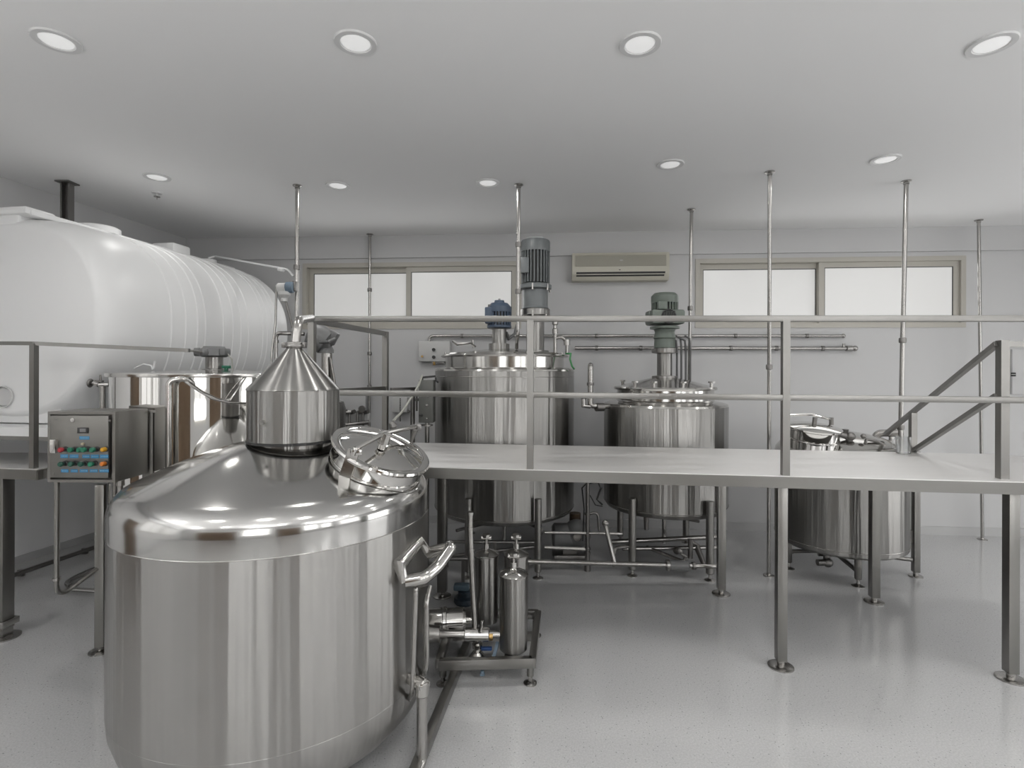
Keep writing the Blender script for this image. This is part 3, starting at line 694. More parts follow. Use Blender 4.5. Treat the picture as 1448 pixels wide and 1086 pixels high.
# ------------------------------------------------------------------ walkway platform
KD = -.121
def fy(x): return 3.675 + KD * x          # front edge
def by(x): return 4.92 + KD * x           # back edge
DA = math.atan(KD)
walk = thing('walkway_platform', 'long stainless walkway platform with railing crossing in front of the three mixing tanks', 'platform', (.127, fy(.127), 0))
XL, XR = -1.47, 4.3
MB().prism([V(XL, fy(XL) + .004, 0), V(XR, fy(XR) + .004, 0), V(4.12, by(4.12), 0), V(XL, by(XL), 0)], DECK - .006, DECK).build('deck', M_deck, walk)
m = MB()
m.bar(V(XL, fy(XL) + .02, DECK - .043), V(XR, fy(XR) + .02, DECK - .043), .04, .074)
m.bar(V(XL, by(XL) - .02, DECK - .043), V(4.10, by(4.10) - .02, DECK - .043), .04, .074).bar(V(XR - .02, fy(XR), DECK - .043), V(4.11, by(4.11), DECK - .043), .04, .074)
for xx in (XL + .02, -.1, 1.2, 2.5, 3.7): m.bar(V(xx, fy(xx) + .04, DECK - .043), V(xx + .12, by(xx) - .04, DECK - .043), .04, .07)
m.build('edge_beam', M_frame, walk)
fl = H(1110, 945, 0.0); 
for (px, py, y) in ((1109.5, 0, 3.47), (1439, 0, 3.335)):
    q = P(px, 800, y); leg_square(walk, q.x, y + .045, DECK - .08, .062, DA - .0, .08)
for (x, y) in ((1.845, 4.665), (3.085, 4.51)): leg_square(walk, x, y, DECK - .08, .066, DA, .077)
q = P(625.5, 800, 4.60); leg_square(walk, q.x, 4.60, DECK - .08, .075, DA, .08)
leg_square(walk, -1.3, 4.0, DECK - .08, .066, DA, .08)
def post(px, y0, ztop, s=.045, zb=DECK):
    q = P(px, 560, y0)
    return MB().box((q.x, y0, (zb + ztop) / 2), (s, s, ztop - zb), DA).build('post', M_frame, walk)
yF = lambda px: (3.675) / (1 - KD * (px - 724) / FPX) + .03
yA, yB, yC = yF(437), yF(749.5), yF(1110)
topL = P(437, 451, yA); topR = P(1500, 450.5, yF(1500)); 
for px, yy in ((750, yB), (1110.5, yC)):
    t_ = (px - 437) / (1500 - 437); post(px, yy, P(px, 452.5, yy).z - .0)
post(441, yA + .02, topL.z - .02)
MB().bar(topL, topR, .042, .040, bevel=.004).build('top_rail', M_frame, walk)
midL = P(441, 555, yA); midR = P(1500, 566.5, yF(1500))
MB().bar(midL, midR, .042, .040, bevel=.004).build('middle_rail', M_frame, walk)
e1 = V(-1.262, 5.12, 0)
zt = P(547, 472, 5.12).z; e1.x = P(545, 500, 5.12).x
MB().box((e1.x, 5.12, (zt + .02 + DECK - .08) / 2), (.05, .05, zt + .02 - DECK + .08), DA).build('post', M_frame, walk)
MB().bar(topL + V(.0, .02, -.005), V(e1.x, 5.12, zt), .04, .04).build('top_rail', M_frame, walk)
MB().bar(midL + V(.02, .02, 0), V(e1.x, 5.12, P(547, 549, 5.12).z), .04, .04).build('middle_rail', M_frame, walk)
MB().box((e1.x - .01, 5.06, DECK - .043), (.3, .2, .07), DA).build('corner_plate', M_frame, walk)
# sloping handrails by the steps at right
sA = V(3.12, 3.41, 2.14); sd = V(3.635, 5.3, 1.257) - sA; sC = sA + sd * .88
sp = post(1417.5, 3.40, 2.16, .05)
MB().bar(sA, sC, .032, .032).build('sloping_rail', M_frame, walk)
low = sA + V(0, 0, -.335); MB().bar(low, low + sd * .605, .032, .032).build('sloping_rail', M_frame, walk)
q = sA + sd * .593; MB().box((q.x, q.y, (q.z + DECK) / 2), (.045, .045, q.z - DECK), DA).build('post', M_frame, walk)
MB().bar(V(3.12, 3.41, 2.135), V(3.9, 3.41 - .095, 2.135), .04, .035).build('side_rail', M_frame, walk)

jg = V(3.285, 4.45, DECK + .001)
jug = thing('plastic_jug', 'small clear plastic jug on the walkway beside the short post of the sloping rail', 'jug', jg)
MB().lathe([(0, 0), (.048, 0), (.052, .006), (.056, .14), (.053, .14), (.049, .008), (0, .004)], jg, seg=32).build('cup', M_clear, jug)
MB().tube(fillet([jg + V(-.052, 0, .12), jg + V(-.09, 0, .115), jg + V(-.088, 0, .04), jg + V(-.05, 0, .03)], .02), .005, 8).build('handle', M_clear, jug)

# ------------------------------------------------------------------ small platform at left edge
lp = thing('side_platform', 'short steel platform with railing at the left edge, in front of the white tank', 'platform', (-3.6, 3.75, 0))
cx, cy = -3.235, 3.62
dx = .105
MB().prism([V(-5.25, cy + .3, 0), V(cx, cy, 0), V(cx + dx, cy + .72, 0), V(-5.1, cy + .72, 0)], DECK - .006, DECK).build('deck', M_deck, lp)
m = MB(); m.bar(V(-5.25, cy + .31, DECK - .04), V(cx, cy + .012, DECK - .04), .035, .068); m.bar(V(cx - .012, cy, DECK - .04), V(cx + dx - .012, cy + .72, DECK - .04), .035, .068)
m.build('edge_beam', M_frame, lp)
m = MB(); m.bar(V(cx + .012, cy + .05, DECK - .04), V(-2.95, cy + .03, DECK - .05), .035, .06); m.build('cross_beam', M_frame, lp)
lx, ly = -3.705, 3.87
l = MB().box((lx, ly, .62), (.085, .085, 1.10), -.12, bevel=.003).build('leg', M_frame, lp)
MB().box((lx, ly, .115), (.13, .12, .045), -.12, bevel=.003).box((lx, ly, .06), (.075, .075, .08), -.12).lathe([(0, 0), (.1, 0), (.1, .01), (.03, .02), (0, .02)], V(lx, ly, 0), seg=32).build('foot', M_tube, l)
l = MB().box((-5.0, 4.15, .62), (.085, .085, 1.10), -.12).build('leg', M_frame, lp)
MB().lathe([(0, 0), (.1, 0), (.1, .07), (0, .07)], V(-5.0, 4.15, 0), seg=24).build('foot', M_tube, l)
q = P(48, 560, 3.66)
MB().box((q.x, 3.66, (DECK + 2.135) / 2), (.036, .036, 2.135 - DECK), -.1).build('post', M_frame, lp)
MB().bar(V(q.x, 3.66, 2.135), P(268, 495.5, 3.72), .024, .026).tube([P(262, 495.3, 3.71), P(286, 497.5, 3.80)], .008, 8).build('top_rail', M_frame, lp)
MB().bar(V(q.x, 3.66, 2.135), V(-5.2, 3.98, 2.155), .024, .026).build('top_rail', M_frame, lp)

# ------------------------------------------------------------------ white horizontal tank on its shelf
AX = V(.158, 1, 0).normalized(); NX = V(AX.y, -AX.x, 0)     # NX points right
W0 = V(-3.89, 4.08, 0)                                      # axis foot at the near end
LW = 2.68
shelf = thing('tank_shelf', 'thick pale shelf carrying the white plastic tank along the left wall', 'shelf', W0)
def wp(s, u, z): 
    p = W0 + AX * s + NX * u; return V(p.x, p.y, z)
MB().prism([wp(-.14, -1.05, 0), wp(-.14, .68, 0), wp(2.75, .68, 0), wp(2.75, -.72, 0)], 1.465, 1.53).build('shelf_board', M_plastic, shelf)
m = MB(); m.bar(wp(-.125, -1.05, 1.45), wp(-.125, .66, 1.45), .03, .03); m.bar(wp(-.1, .65, 1.45), wp(2.7, .65, 1.45), .03, .03); m.build('edge_angle', M_frame, shelf)
for s in (.75, 2.6):
    q = wp(s, .58, 0); l = MB().box((q.x, q.y, .72), (.08, .08, 1.43), -.15).build('leg', M_frame, shelf)
    MB().lathe([(0, 0), (.1, 0), (.1, .012), (0, .012)], V(q.x, q.y, 0), seg=24).build('foot', M_tube, l)
wt = thing('plastic_tank', 'huge white ribbed plastic tank lying on its side along the left wall', 'tank', W0)
HW, HH, ZC = .885, .812, 2.352
def sect(k, s, drop=1.0):
    out = []
    for j in range(96):
        a = 2 * PI * j / 96; ca, sa = math.cos(a), math.sin(a); n = 2.35
        out.append(wp(s, HW * k * math.copysign(abs(ca) ** (2 / n), ca), ZC + HH * k * math.copysign(abs(sa) ** (2 / n), sa)))
    return out
ribs = [.62, .78, .92, 1.02, 1.26, 1.40, 1.52, 1.64, 1.88, 1.96, 2.06, 2.14]
st = []
for i in range(9):
    a = i / 8 * PI / 2; st.append((.30 * (1 - math.sin(a)) , 1 - .14 * (1 - math.cos(PI / 2 - a))))
st = sorted([( .34 * (1 - math.cos(i / 10 * PI / 2)), .87 + .13 * math.sin(i / 10 * PI / 2)) for i in range(11)])
prof = [(s, k) for s, k in st]
for r in ribs: prof += [(r - .014, 1.0), (r - .006, 1.008), (r + .006, 1.008), (r + .014, 1.0)]
for i in range(1, 11):
    a = i / 10 * PI / 2; prof.append((2.22 + .46 * math.sin(a), .45 + .55 * math.cos(a)))
m = MB(); rings = []
for s, k in prof: rings.append([m.bm.verts.new(v) for v in sect(k, s)])
for A, B in zip(rings, rings[1:]):
    for j in range(96): m.bm.faces.new((A[j], A[(j + 1) % 96], B[(j + 1) % 96], B[j]))
m.bm.faces.new(rings[0]); m.bm.faces.new(rings[-1][::-1])
shell = m.build('shell', M_plastic, wt, 40)
m = MB()
for s in (.02, .9, 1.75):
    q = wp(s + .16, -.08, 1.66); m.box((q.x, q.y, 1.666), (1.02, .26, .264), -math.atan(.158), bevel=.03)
# square moulded shoulder on the near end, right side only at the top
m.build('moulded_foot', M_plastic, wt)
q = wp(.156, -.20, 2.83); MB().box((q.x, q.y, 3.01), (.58, .30, .32), -math.atan(.158), bevel=.03).build('moulded_block', M_plastic, wt)
q0, q1 = wp(.02, 0.02, 3.165), wp(2.35, 0.02, 3.165)
m = MB(); m.bar(q0, q1, .36, .045, bevel=.012); m.bar(wp(-.02, -.02, 3.175), wp(.22, -.02, 3.175), .42, .06, bevel=.02); m.build('top_ridge', M_plastic, wt)
q = wp(.72, .04, 3.18); cap = MB().lathe([(0, 0), (.17, 0), (.17, .05), (.15, .062), (0, .066)], q, seg=36).build('filler_lid', M_plastic, wt)
q = wp(1.58, .02, 3.20); MB().box(q + V(0, 0, .03), (.26, .24, .11), -.15, bevel=.02).build('vent_box', M_plastic, wt)
q = wp(2.12, .02, 3.19); MB().lathe([(0, 0), (.09, 0), (.09, .05), (0, .055)], q, seg=28).build('small_lid', M_plastic, wt)
# recessed drain hole
dq = P(8, 561, 4.09)
drn = MB().lathe([(.076, -.012), (.083, -.014), (.085, 0), (.076, .004), (.070, .1), (0, .1)], V(dq.x, 4.065, dq.z), (0, 1, 0), 36).build('drain_recess', M_boxw, wt)
MB().cyl(V(dq.x, 4.073, dq.z), V(dq.x, 4.068, dq.z), .068, seg=30).build('drain_opening', M_base, wt)
# thin filling pipe from the tank to the pole
pp = thing('filling_pipe', 'thin pale pipe running from the white tank top to the ceiling pole', 'pipe', wp(2.3, .1, 3.2))
PO = H(420, 262, CEIL)
MB().tube(fillet([wp(2.12, .02, 3.262), wp(2.2, .05, 3.30), V(PO.x - .08, PO.y, P(405, 381, 5.0).z), V(PO.x - .035, PO.y, P(418, 390, 5.0).z)], .06), .010, 8).build('tube', M_plastic, pp)
MB().cyl(P(394, 381, 5.08), P(401, 382, 5.05), .017, seg=10).build('union', M_plastic, pp)

# hanging bracket between beam and tank
hb = P(95, 279, 4.75)
bx_, by_ = -4.12, 4.86
t = thing('hanging_bracket', 'dark steel channel bracket hanging from the ceiling behind the white tank', 'bracket', (bx_, by_, CEIL))
q = P(95, 300, 4.95); qx = q.x
MB().box((qx, 4.95, CEIL - .006), (.13, .13, .012)).build('top_plate', M_cast, t)
m = MB(); m.box((qx - .034, 4.95, (CEIL + 3.22) / 2), (.016, .06, CEIL - 3.22 - .012)).box((qx + .034, 4.95, (CEIL + 3.22) / 2), (.016, .06, CEIL - 3.22 - .012)).box((qx, 4.965, (CEIL + 3.22) / 2), (.06, .012, CEIL - 3.22 - .012))
m.build('channel', M_cast, t)

# ------------------------------------------------------------------ service poles
def pole(top, bot, r, label, clamps=(), footpad=False, bend=None):
    t = thing('service_pole', label, 'pole', (top.x, top.y, top.z), 'thin steel poles from the ceiling')
    pts = [top, bot] if bend is None else fillet([top, bot] + bend, .05)
    MB().tube(pts, r, 14).build('tube', M_tube, t)
    MB().lathe([(0, 0), (.042, 0), (.042, -.008), (r + .004, -.014), (r + .004, -.03)], V(top.x, top.y, CEIL), seg=24).build('ceiling_flange', M_tube, t)
    for z in clamps:
        k = (top.z - z) / max(.01, top.z - bot.z); c = top.lerp(bot, k)
        MB().lathe([(r, -.025), (r + .01, -.022), (r + .012, 0), (r + .01, .022), (r, .025)], c, seg=16).build('clamp', M_cast, t)
    if footpad:
        MB().lathe([(r, .02), (r + .004, .012), (.05, .008), (.05, 0), (0, 0)], V(bot.x, bot.y, 0), seg=24).build('floor_flange', M_tube, t)
    return t
p1 = H(420.5, 262, CEIL)
pole(p1, V(p1.x - .012, p1.y, 0), .019, 'steel pole from ceiling rising behind the pot still head, leftmost of the poles', (P(418, 378, p1.y).z, P(418, 467, p1.y).z), True)
p2 = H(523, 331, CEIL); p2b = V(p2.x, p2.y, 0)
pole(p2, p2b, .017, 'steel pole against the back wall in front of the left-hand window', (P(522, 410, p2.y).z, P(521, 500, p2.y).z, P(521, 547, p2.y).z), True)
p3 = H(733.5, 261, CEIL)
pole(p3, V(p3.x - .005, p3.y, 2.30), .018, 'steel pole from ceiling down to the lid beside the tall grey motor', (P(732, 346, p3.y).z, P(732, 412, p3.y).z), False, [V(p3.x - .01, 5.42, 2.25), V(p3.x - .01, 5.48, 2.192)])
p4 = H(978, 296, CEIL)
pole(p4, V(p4.x - .02, p4.y, 1.855), .018, 'steel pole from ceiling down to the green-motor tank lid', (P(976, 436, p4.y).z,))
p5 = H(1088.5, 243, CEIL); p5b = H(1087, 814, 0)
pole(p5, p5b, .017, 'steel pole from ceiling to floor crossing the left pane of the right-hand window', (2.0,), True)
p6 = H(1281.5, 256, CEIL)
pole(p6, V(p6.x - .004, p6.y + .06, 1.30), .019, 'steel pole from ceiling down to the low domed tank', (P(1281, 481, p6.y).z, P(1281, 605, p6.y).z))
p7 = H(1384, 311, CEIL); p7b = H(1389, 763, 0)
pole(p7, p7b, .017, 'steel pole from ceiling to floor right of the right-hand window, rightmost of the poles', (), True)

# level transmitter on the first pole
tq = P(403, 407, 4.9)
t = thing('level_transmitter', 'blue and grey level transmitter bolted to the pole above the pot still', 'instrument', tq)
MB().cyl(P(393, 408, 4.9), P(406, 407, 4.9), .048, seg=24, bev=.008).lathe([(0, -.12), (.03, -.12), (.03, -.09), (.055, -.06), (.055, -.03), (0, -.03)], P(402, 408, 4.9), seg=16).build('housing', M_boxw, t)
MB().cyl(P(405, 406.5, 4.9), P(415, 406.5, 4.9), .052, seg=24, bev=.006).build('end_cap', M_tblue, t)
MB().box(P(417, 405, 4.93), (.03, .06, .09), bevel=.004).build('mount', M_cast, t)
MB().tube(fillet([P(391, 405, 4.9), P(389.5, 457, 4.85), P(384, 500, 4.82), P(383, 521, 4.82)], .03), .011, 8).build('cable_conduit', M_tube, t)
MB().tube([P(402, 418, 4.9), P(414, 464, 4.95)], .012, 8).build('strut', M_cast, t)
# branch pipe below it
bp_ = thing('branch_pipe', 'short branch pipe with elbow left of the pot still neck', 'pipe', P(400, 470, 4.95))
MB().tube(fillet([P(430, 472, 4.93), P(393, 471, 4.93), P(390, 476, 4.93), P(390, 522, 4.93)], .09), .019, 12).build('tube', M_tube, bp_)
MB().cyl(P(413, 472, 4.93), P(420, 472, 4.93), .027, seg=14).build('union', M_cast, bp_)
MB().cyl(P(390, 481, 4.93), P(390, 485, 4.93), .027, seg=14).build('union', M_tube, bp_)
zt_ = P(390, 524, 4.9).z
MB().cyl(V(P(388, 520, 4.92).x, 4.92, 0), V(P(388, 520, 4.92).x, 4.92, P(388, 521, 4.92).z), .028, seg=16).build('riser', M_tube, bp_)

# ------------------------------------------------------------------ pipes and boxes on the back wall
def wall_pipe(x0, x1, y0, y1, r, label, drop=None):
    a = onwall(x0, y0) - V(0, .06, 0); c = onwall(x1, y1) - V(0, .06, 0)
    t = thing('wall_pipe', label, 'pipe', a)
    pts = [a, c] if drop is None else fillet([a - V(0, 0, drop), a, c], .06)
    MB().tube(pts, r, 12).build('tube', M_tube, t)
    n = 6
    for k in range(n):
        q = a.lerp(c, (k + .5) / n)
        MB().lathe([(r, -.018), (r + .009, -.016), (r + .009, .016), (r, .018)], q, c - a, 16).box(q + V(0, .035, 0), (.03, .05, .02)).build('clip', M_cast, t)
    return t, a, c
t, a, c = wall_pipe(608, 1188, 475.5, 475.5, .018, 'upper thin steel pipe running along the back wall', .12)
MB().ball(c, .026).build('end_cap', M_tube, t)
t, a, c = wall_pipe(812, 1192, 492.5, 493, .022, 'lower steel pipe along the back wall ending in a valve')
MB().cyl(c, c + V(.07, 0, 0), .034, seg=14).ball(c + V(.10, -.01, 0), .034).cyl(c + V(-.03, 0, 0), c + V(-.03, 0, .06), .014, seg=10).build('end_valve', M_tube, t)

def wbox(px0, px1, py0, py1, d, name, label, cat, m, bev=.008):
    a, c = onwall(px0, py1), onwall(px1, py0); yy = (a.y + c.y) / 2 - d / 2 - .002
    t = thing(name, label, cat, ((a.x + c.x) / 2, yy, (a.z + c.z) / 2))
    MB().box(((a.x + c.x) / 2, yy, (a.z + c.z) / 2), (c.x - a.x, d, c.z - a.z), math.atan(-.0714), bevel=bev).build('housing', m, t)
    return t, (a.x, c.x, a.z, c.z, yy - d / 2)
t, (x0, x1, z0, z1, yf) = wbox(594, 638, 483, 511.5, .10, 'junction_box', 'pale wall switch box with two black knobs left of the tallest tank', 'switch box', M_boxw)
for px, py in ((613.5, 494.5), (613.5, 505)):
    q = P(px, py, yf); MB().cyl(q + V(0, .02, 0), q + V(0, -.025, 0), .022, seg=8).build('knob', M_black, t)
q = P(597, 504, yf); MB().cyl(q + V(0, .01, 0), q + V(0, -.015, 0), .014, seg=12).build('button', M_brass, t)
q = P(614, 513, yf + .04); MB().cyl(q + V(0, 0, .02), q - V(0, 0, .03), .016, seg=10).build('cable_gland', M_brass, t)
MB().bar(q + V(-.04, .01, 0), q + V(.13, .01, 0), .015, .015).build('cable_duct', M_cast, t)
t, (x0, x1, z0, z1, yf) = wbox(556.5, 578, 561.5, 582.5, .09, 'fuse_box', 'small white wall box with a toothed dark seam beside the railing post', 'switch box', M_boxw)
m = MB()
for k in range(8):
    q = P(566, 564 + 2.4 * k, yf); m.cyl(q + V(0, .01, 0), q + V(0, -.006, 0), .008, seg=8)
m.build('seam', M_black, t)
q = P(566, 583, yf + .03); q2 = P(566, 596, yf + .03); MB().tube([q, q2], .008, 8).build('conduit', M_cast, t)
q = P(578, 582, yf); MB().ball(q, .02).build('latch', M_cast, t)
t, (x0, x1, z0, z1, yf) = wbox(1428, 1466, 494, 557, .03, 'wall_cabinet', 'white flush wall cabinet with a small dark latch at the right edge', 'cabinet', M_wall, .003)
q = P(1433, 529.5, yf); MB().box(q, (.045, .02, .045), bevel=.003).build('latch', M_black, t)
q = P(1433, 529.5, yf - .011); MB().box(q, (.05, .004, .006)).build('latch_slot', M_boxw, t)
# dark grey box standing on its post left of the tall tank
gb = P(604, 567, 5.35)
t = thing('switch_cabinet', 'dark grey switch cabinet on a thin post beside the tallest tank', 'cabinet', (gb.x, 5.35, 0))
z6 = lambda py: P(604, py, 5.35).z
MB().box((gb.x, 5.35, z6(567)), (.148, .12, z6(537) - z6(597)), -.05, bevel=.006).build('housing', M_boxg, t)
MB().cyl((gb.x, 5.35, 0), (gb.x, 5.35, z6(597)), .022, seg=14).cyl((gb.x, 5.35, z6(602)), (gb.x, 5.35, z6(600)), .06, seg=14).cyl((gb.x, 5.35, 0), (gb.x, 5.35, .01), .07, seg=20).build('stand', M_frame, t)
for px, py in ((604, 573), (604, 592), (605, 561)): 
    q = P(px, py, 5.287); MB().cyl(q + V(0, .01, 0), q + V(0, -.008, 0), .012 if py == 573 else .006, seg=12).build('screw', M_tube, t)
q = P(595, 587, 5.285); MB().box(q, (.035, .02, .02), bevel=.003).build('catch', M_black, t)
MB().bar(V(gb.x - .06, 5.35, z6(534)), V(gb.x + .085, 5.35, z6(532)), .02, .02).tube([V(gb.x + .085, 5.35, z6(534)), V(gb.x + .09, 5.34, z6(538)), V(gb.x + .115, 5.34, z6(541))], .009, 8).tube([V(gb.x - .05, 5.35, z6(533)), V(gb.x - .05, 5.35, z6(538))], .012, 8).build('cable_entry', M_black, t)
# flexible hose from that cabinet down to the still lid
hs = thing('flexible_hose', 'pale grey hose sloping from the dark switch cabinet down to the manhole lid', 'hose', P(570, 580, 4.5))
MB().tube([P(597, 531, 5.22), P(592, 545, 5.15), P(582, 562, 4.7), P(568, 583, 4.2), P(555, 596, 3.9)], .009, 8).build('tube', M_ycable, hs)
MB().tube([P(553, 597, 3.9), P(556, 601, 3.9), P(555, 613, 3.95)], .02, 10).build('coupling', M_cast, hs)
q = P(555, 613, 3.95); MB().cyl(V(q.x, 3.95, DECK + .002), q, .014, seg=10).build('standpipe', M_tube, hs)
# standpipe with branch left of the cabinet
sp_ = P(583.5, 600, 5.5)
t = thing('standpipe', 'vertical steel standpipe behind the walkway between white fuse box and dark switch cabinet', 'pipe', (sp_.x, 5.5, 0))
z7 = lambda py: P(583, py, 5.5).z
MB().tube([V(sp_.x, 5.5, 0), V(sp_.x, 5.5, z7(549))], .024, 12).build('tube', M_cast, t)
MB().bar(V(e1.x + .03, 5.22, z7(549)), V(sp_.x + .03, 5.46, z7(549)), .02, .025).build('arm', M_cast, t)
MB().tube([V(sp_.x + .045, 5.48, z7(581)), V(sp_.x + .045, 5.48, z7(550))], .010, 8).cyl(V(sp_.x + .045, 5.48, z7(567)), V(sp_.x + .045, 5.48, z7(563)), .024, seg=10).build('valve', M_cast, t)

# valves cluster on a manifold behind the still, at the wall
mf = thing('valve_manifold', 'cluster of small steel valves on a manifold between still head and manhole lid', 'manifold', (-1.75, 5.75, 0))
Ym = 5.75
zm = lambda py: P(500, py, Ym).z; xm = lambda px: P(px, 590, Ym).x
MB().box((xm(500), Ym, zm(591)), (.34, .10, .11), bevel=.01).cyl((xm(500), Ym, 0), (xm(500), Ym, zm(597)), .03, seg=14).build('block', M_boxw, mf)
for px in (486, 497, 508, 516):
    MB().tube([V(xm(px), Ym - .07, zm(606)), V(xm(px), Ym - .07, zm(581))], .013, 8).cyl(V(xm(px), Ym - .05, zm(583)), V(xm(px) + .06, Ym - .09, zm(581)), .022, seg=10).build('valve', M_cast, mf)
MB().cyl(V(xm(516), Ym - .1, zm(577)), V(xm(516), Ym - .13, zm(577)), .035, seg=12).build('hand_wheel', M_cast, mf)
MB().tube([V(xm(484), Ym - .08, zm(583)), V(xm(500), Ym - .08, zm(582))], .02, 8).tube([V(xm(492), Ym - .08, zm(600)), V(xm(525), Ym - .08, zm(596))], .024, 8).build('header', M_tube, mf)
t, _ = wbox(470, 521, 557, 581, .12, 'wall_panel', 'flat grey panel on the back wall behind the railing, right of the still head', 'panel', M_base, .004)

# ------------------------------------------------------------------ air conditioner
a, c = onwall(808, 400), onwall(942, 361); xa, xb, z0, z1 = a.x, c.x, a.z - .0, c.z
yw = (a.y + c.y) / 2; RZ = math.atan(-.0714); mx_ = (xa + xb) / 2; w = xb - xa; h = z1 - z0
ac = thing('air_conditioner', 'cream wall-mounted air conditioner between the two windows', 'air conditioner', (mx_, yw, z0))
D = .19; MBx = Matrix.Rotation(RZ, 4, 'Z')
def acp(u, dpt, z): return V(mx_, yw - .004, z0) + MBx @ V(u, -dpt, 0) + V(0, 0, z)
def acprism(mb, prof, u0, u1):
    A = [mb.bm.verts.new(acp(u0, d_, z_)) for d_, z_ in prof]; B = [mb.bm.verts.new(acp(u1, d_, z_)) for d_, z_ in prof]
    n = len(prof); mb.bm.faces.new(A); mb.bm.faces.new(B[::-1])
    for i in range(n): mb.bm.faces.new((A[i], B[i], B[(i + 1) % n], A[(i + 1) % n]))
m = MB(); acprism(m, [(0, 0), (D * .72, 0), (D * .92, .045), (D, .10), (D, h * .93), (D * .93, h), (0, h)], -w / 2, w / 2)
m.build('casing', M_ac, ac)
m = MB(); acprism(m, [(D - .01, h * .50), (D + .006, h * .50), (D + .006, h * .88), (D - .01, h * .88)], -w / 2 + .04, w / 2 - .04); m.build('intake_grille', M_acg, ac)
m = MB()
for k in range(16): acprism(m, [(D, h * .515 + k * .0086), (D + .011, h * .515 + k * .0086), (D + .011, h * .515 + k * .0086 + .003), (D, h * .515 + k * .0086 + .003)], -w / 2 + .04, w / 2 - .04)
m.build('grille_slat', M_ac, ac)
m = MB(); acprism(m, [(D * .70, .075), (D * .985, .075), (D * 1.01, .098), (D * .72, .098)], -w / 2 + .05, w / 2 - .05)
acprism(m, [(D * .70, .045), (D * .945, .045), (D * .98, .062), (D * .72, .062)], -w / 2 + .05, w / 2 - .06); m.build('outlet_slot', M_black, ac)
m = MB(); acprism(m, [(D * .7, .064), (D + .004, .064), (D + .006, .073), (D * .7, .073)], -w / 2 + .04, w / 2 - .04); m.build('louvre', M_ac, ac)
m = MB(); acprism(m, [(D, .118), (D + .004, .118), (D + .004, .126), (D, .126)], -.02, 0.0); m.build('sensor', M_black, ac)
m = MB(); acprism(m, [(D + .006, h * .69), (D + .013, h * .69), (D + .013, h * .73), (D + .006, h * .73)], -.01, .025); m.build('badge', M_boxw, ac)

# ------------------------------------------------------------------ control cabinet
PX0, PX1, PY0, PY1 = -2.712, -2.317, 3.10, 3.378
PZ0, PZ1 = P(100, 682, 3.1).z, P(100, 582, 3.1).z
cab = thing('control_cabinet', 'square stainless control cabinet with coloured push buttons and blue labels', 'control panel', ((PX0 + PX1) / 2, PY0, PZ0))
MB().box(((PX0 + PX1) / 2, (PY0 + PY1) / 2 + .012, (PZ0 + PZ1) / 2), (PX1 - PX0, PY1 - PY0 - .024, PZ1 - PZ0), bevel=.004).build('housing', M_panel, cab)
m = MB(); fw = .016
m.box(((PX0 + PX1) / 2, PY0 + .012, PZ1 - fw / 2), (PX1 - PX0, .026, fw)).box(((PX0 + PX1) / 2, PY0 + .012, PZ0 + fw / 2), (PX1 - PX0, .026, fw)).box((PX0 + fw / 2, PY0 + .012, (PZ0 + PZ1) / 2), (fw, .026, PZ1 - PZ0 - 2 * fw)).box((PX1 - .009, PY0 + .012, (PZ0 + PZ1) / 2), (.018, .026, PZ1 - PZ0 - 2 * fw))
m.build('rim', M_panel, cab)
MB().box(((PX0 + PX1) / 2 - .003, PY0 - .002, (PZ0 + PZ1) / 2 + .003), (PX1 - PX0 - .058, .022, PZ1 - PZ0 - .052), bevel=.002).build('door', M_panel, cab)
dfx = PY0 - .013
def cp(px, py, y=dfx): return P(px, py, y)
def fl_box(px0, px1, py0, py1, th, m, name, y=dfx):
    a, c = cp(px0, py1), cp(px1, py0)
    return MB().box(((a.x + c.x) / 2, y - th / 2, (a.z + c.z) / 2), (abs(c.x - a.x), th, abs(c.z - a.z)), bevel=min(.002, th * .3)).build(name, m, cab)
fl_box(74, 82.5, 621, 640, .022, M_pol, 'latch_handle')
dsp = fl_box(110.5, 125.5, 604.5, 612.5, .008, M_black, 'display'); lab(dsp, 'black display window')
a = cp(117, 608.5, dfx - .009); MB().box(a, (.034, .002, .019)).build('screen', M_hgrey, dsp)
def label_tape(px0, px1, py0, py1):
    o = fl_box(px0, px1, py0, py1, .0015, M_label, 'label_strip'); lab(o, 'blue label strip')
    m = MB(); n = max(3, int((px1 - px0) / 2.2))
    for k in range(n):
        x_ = px0 + 1 + (px1 - px0 - 2) * (k + .5) / n; hh = .8 + .8 * random.random()
        q = cp(x_, (py0 + py1) / 2, dfx - .002); m.box(q, (.003, .0006, .004 * hh))
    m.build('lettering', M_labelink, o)
label_tape(112.5, 126.5, 617, 621.5)
for x0, x1 in ((85.5, 96.5), (98.5, 111), (116.5, 127), (128.5, 140), (141.5, 153.5)): label_tape(x0, x1, 642.5 + (x0 - 85) * .008, 647.5 + (x0 - 85) * .012)
for x0, x1 in ((86.5, 97), (100, 110), (113, 124.5), (127, 138.5), (140.5, 154)): label_tape(x0, x1, 663.5, 668)
def knob(px, py, m, kind, label):
    q = cp(px, py)
    t_ = MB().lathe([(0, 0), (.0155, 0), (.0155, .006), (.012, .009), (0, .009)], q, (0, -1, 0), 24).build('push_button', M_black, cab); lab(t_, label)
    if kind == 'lamp': MB().lathe([(.0115, .008), (.0135, .012), (.0135, .030), (.010, .036), (0, .037)], q, (0, -1, 0), 24).build('lens', m, t_)
    else:
        MB().lathe([(.0115, .008), (.012, .026), (.010, .028), (0, .028)], q, (0, -1, 0), 24).build('collar', M_black, t_)
        MB().lathe([(.0125, .024), (.0145, .028), (.0145, .040), (.011, .045), (0, .045)], q, (0, -1, 0), 24).build('cap', m, t_)
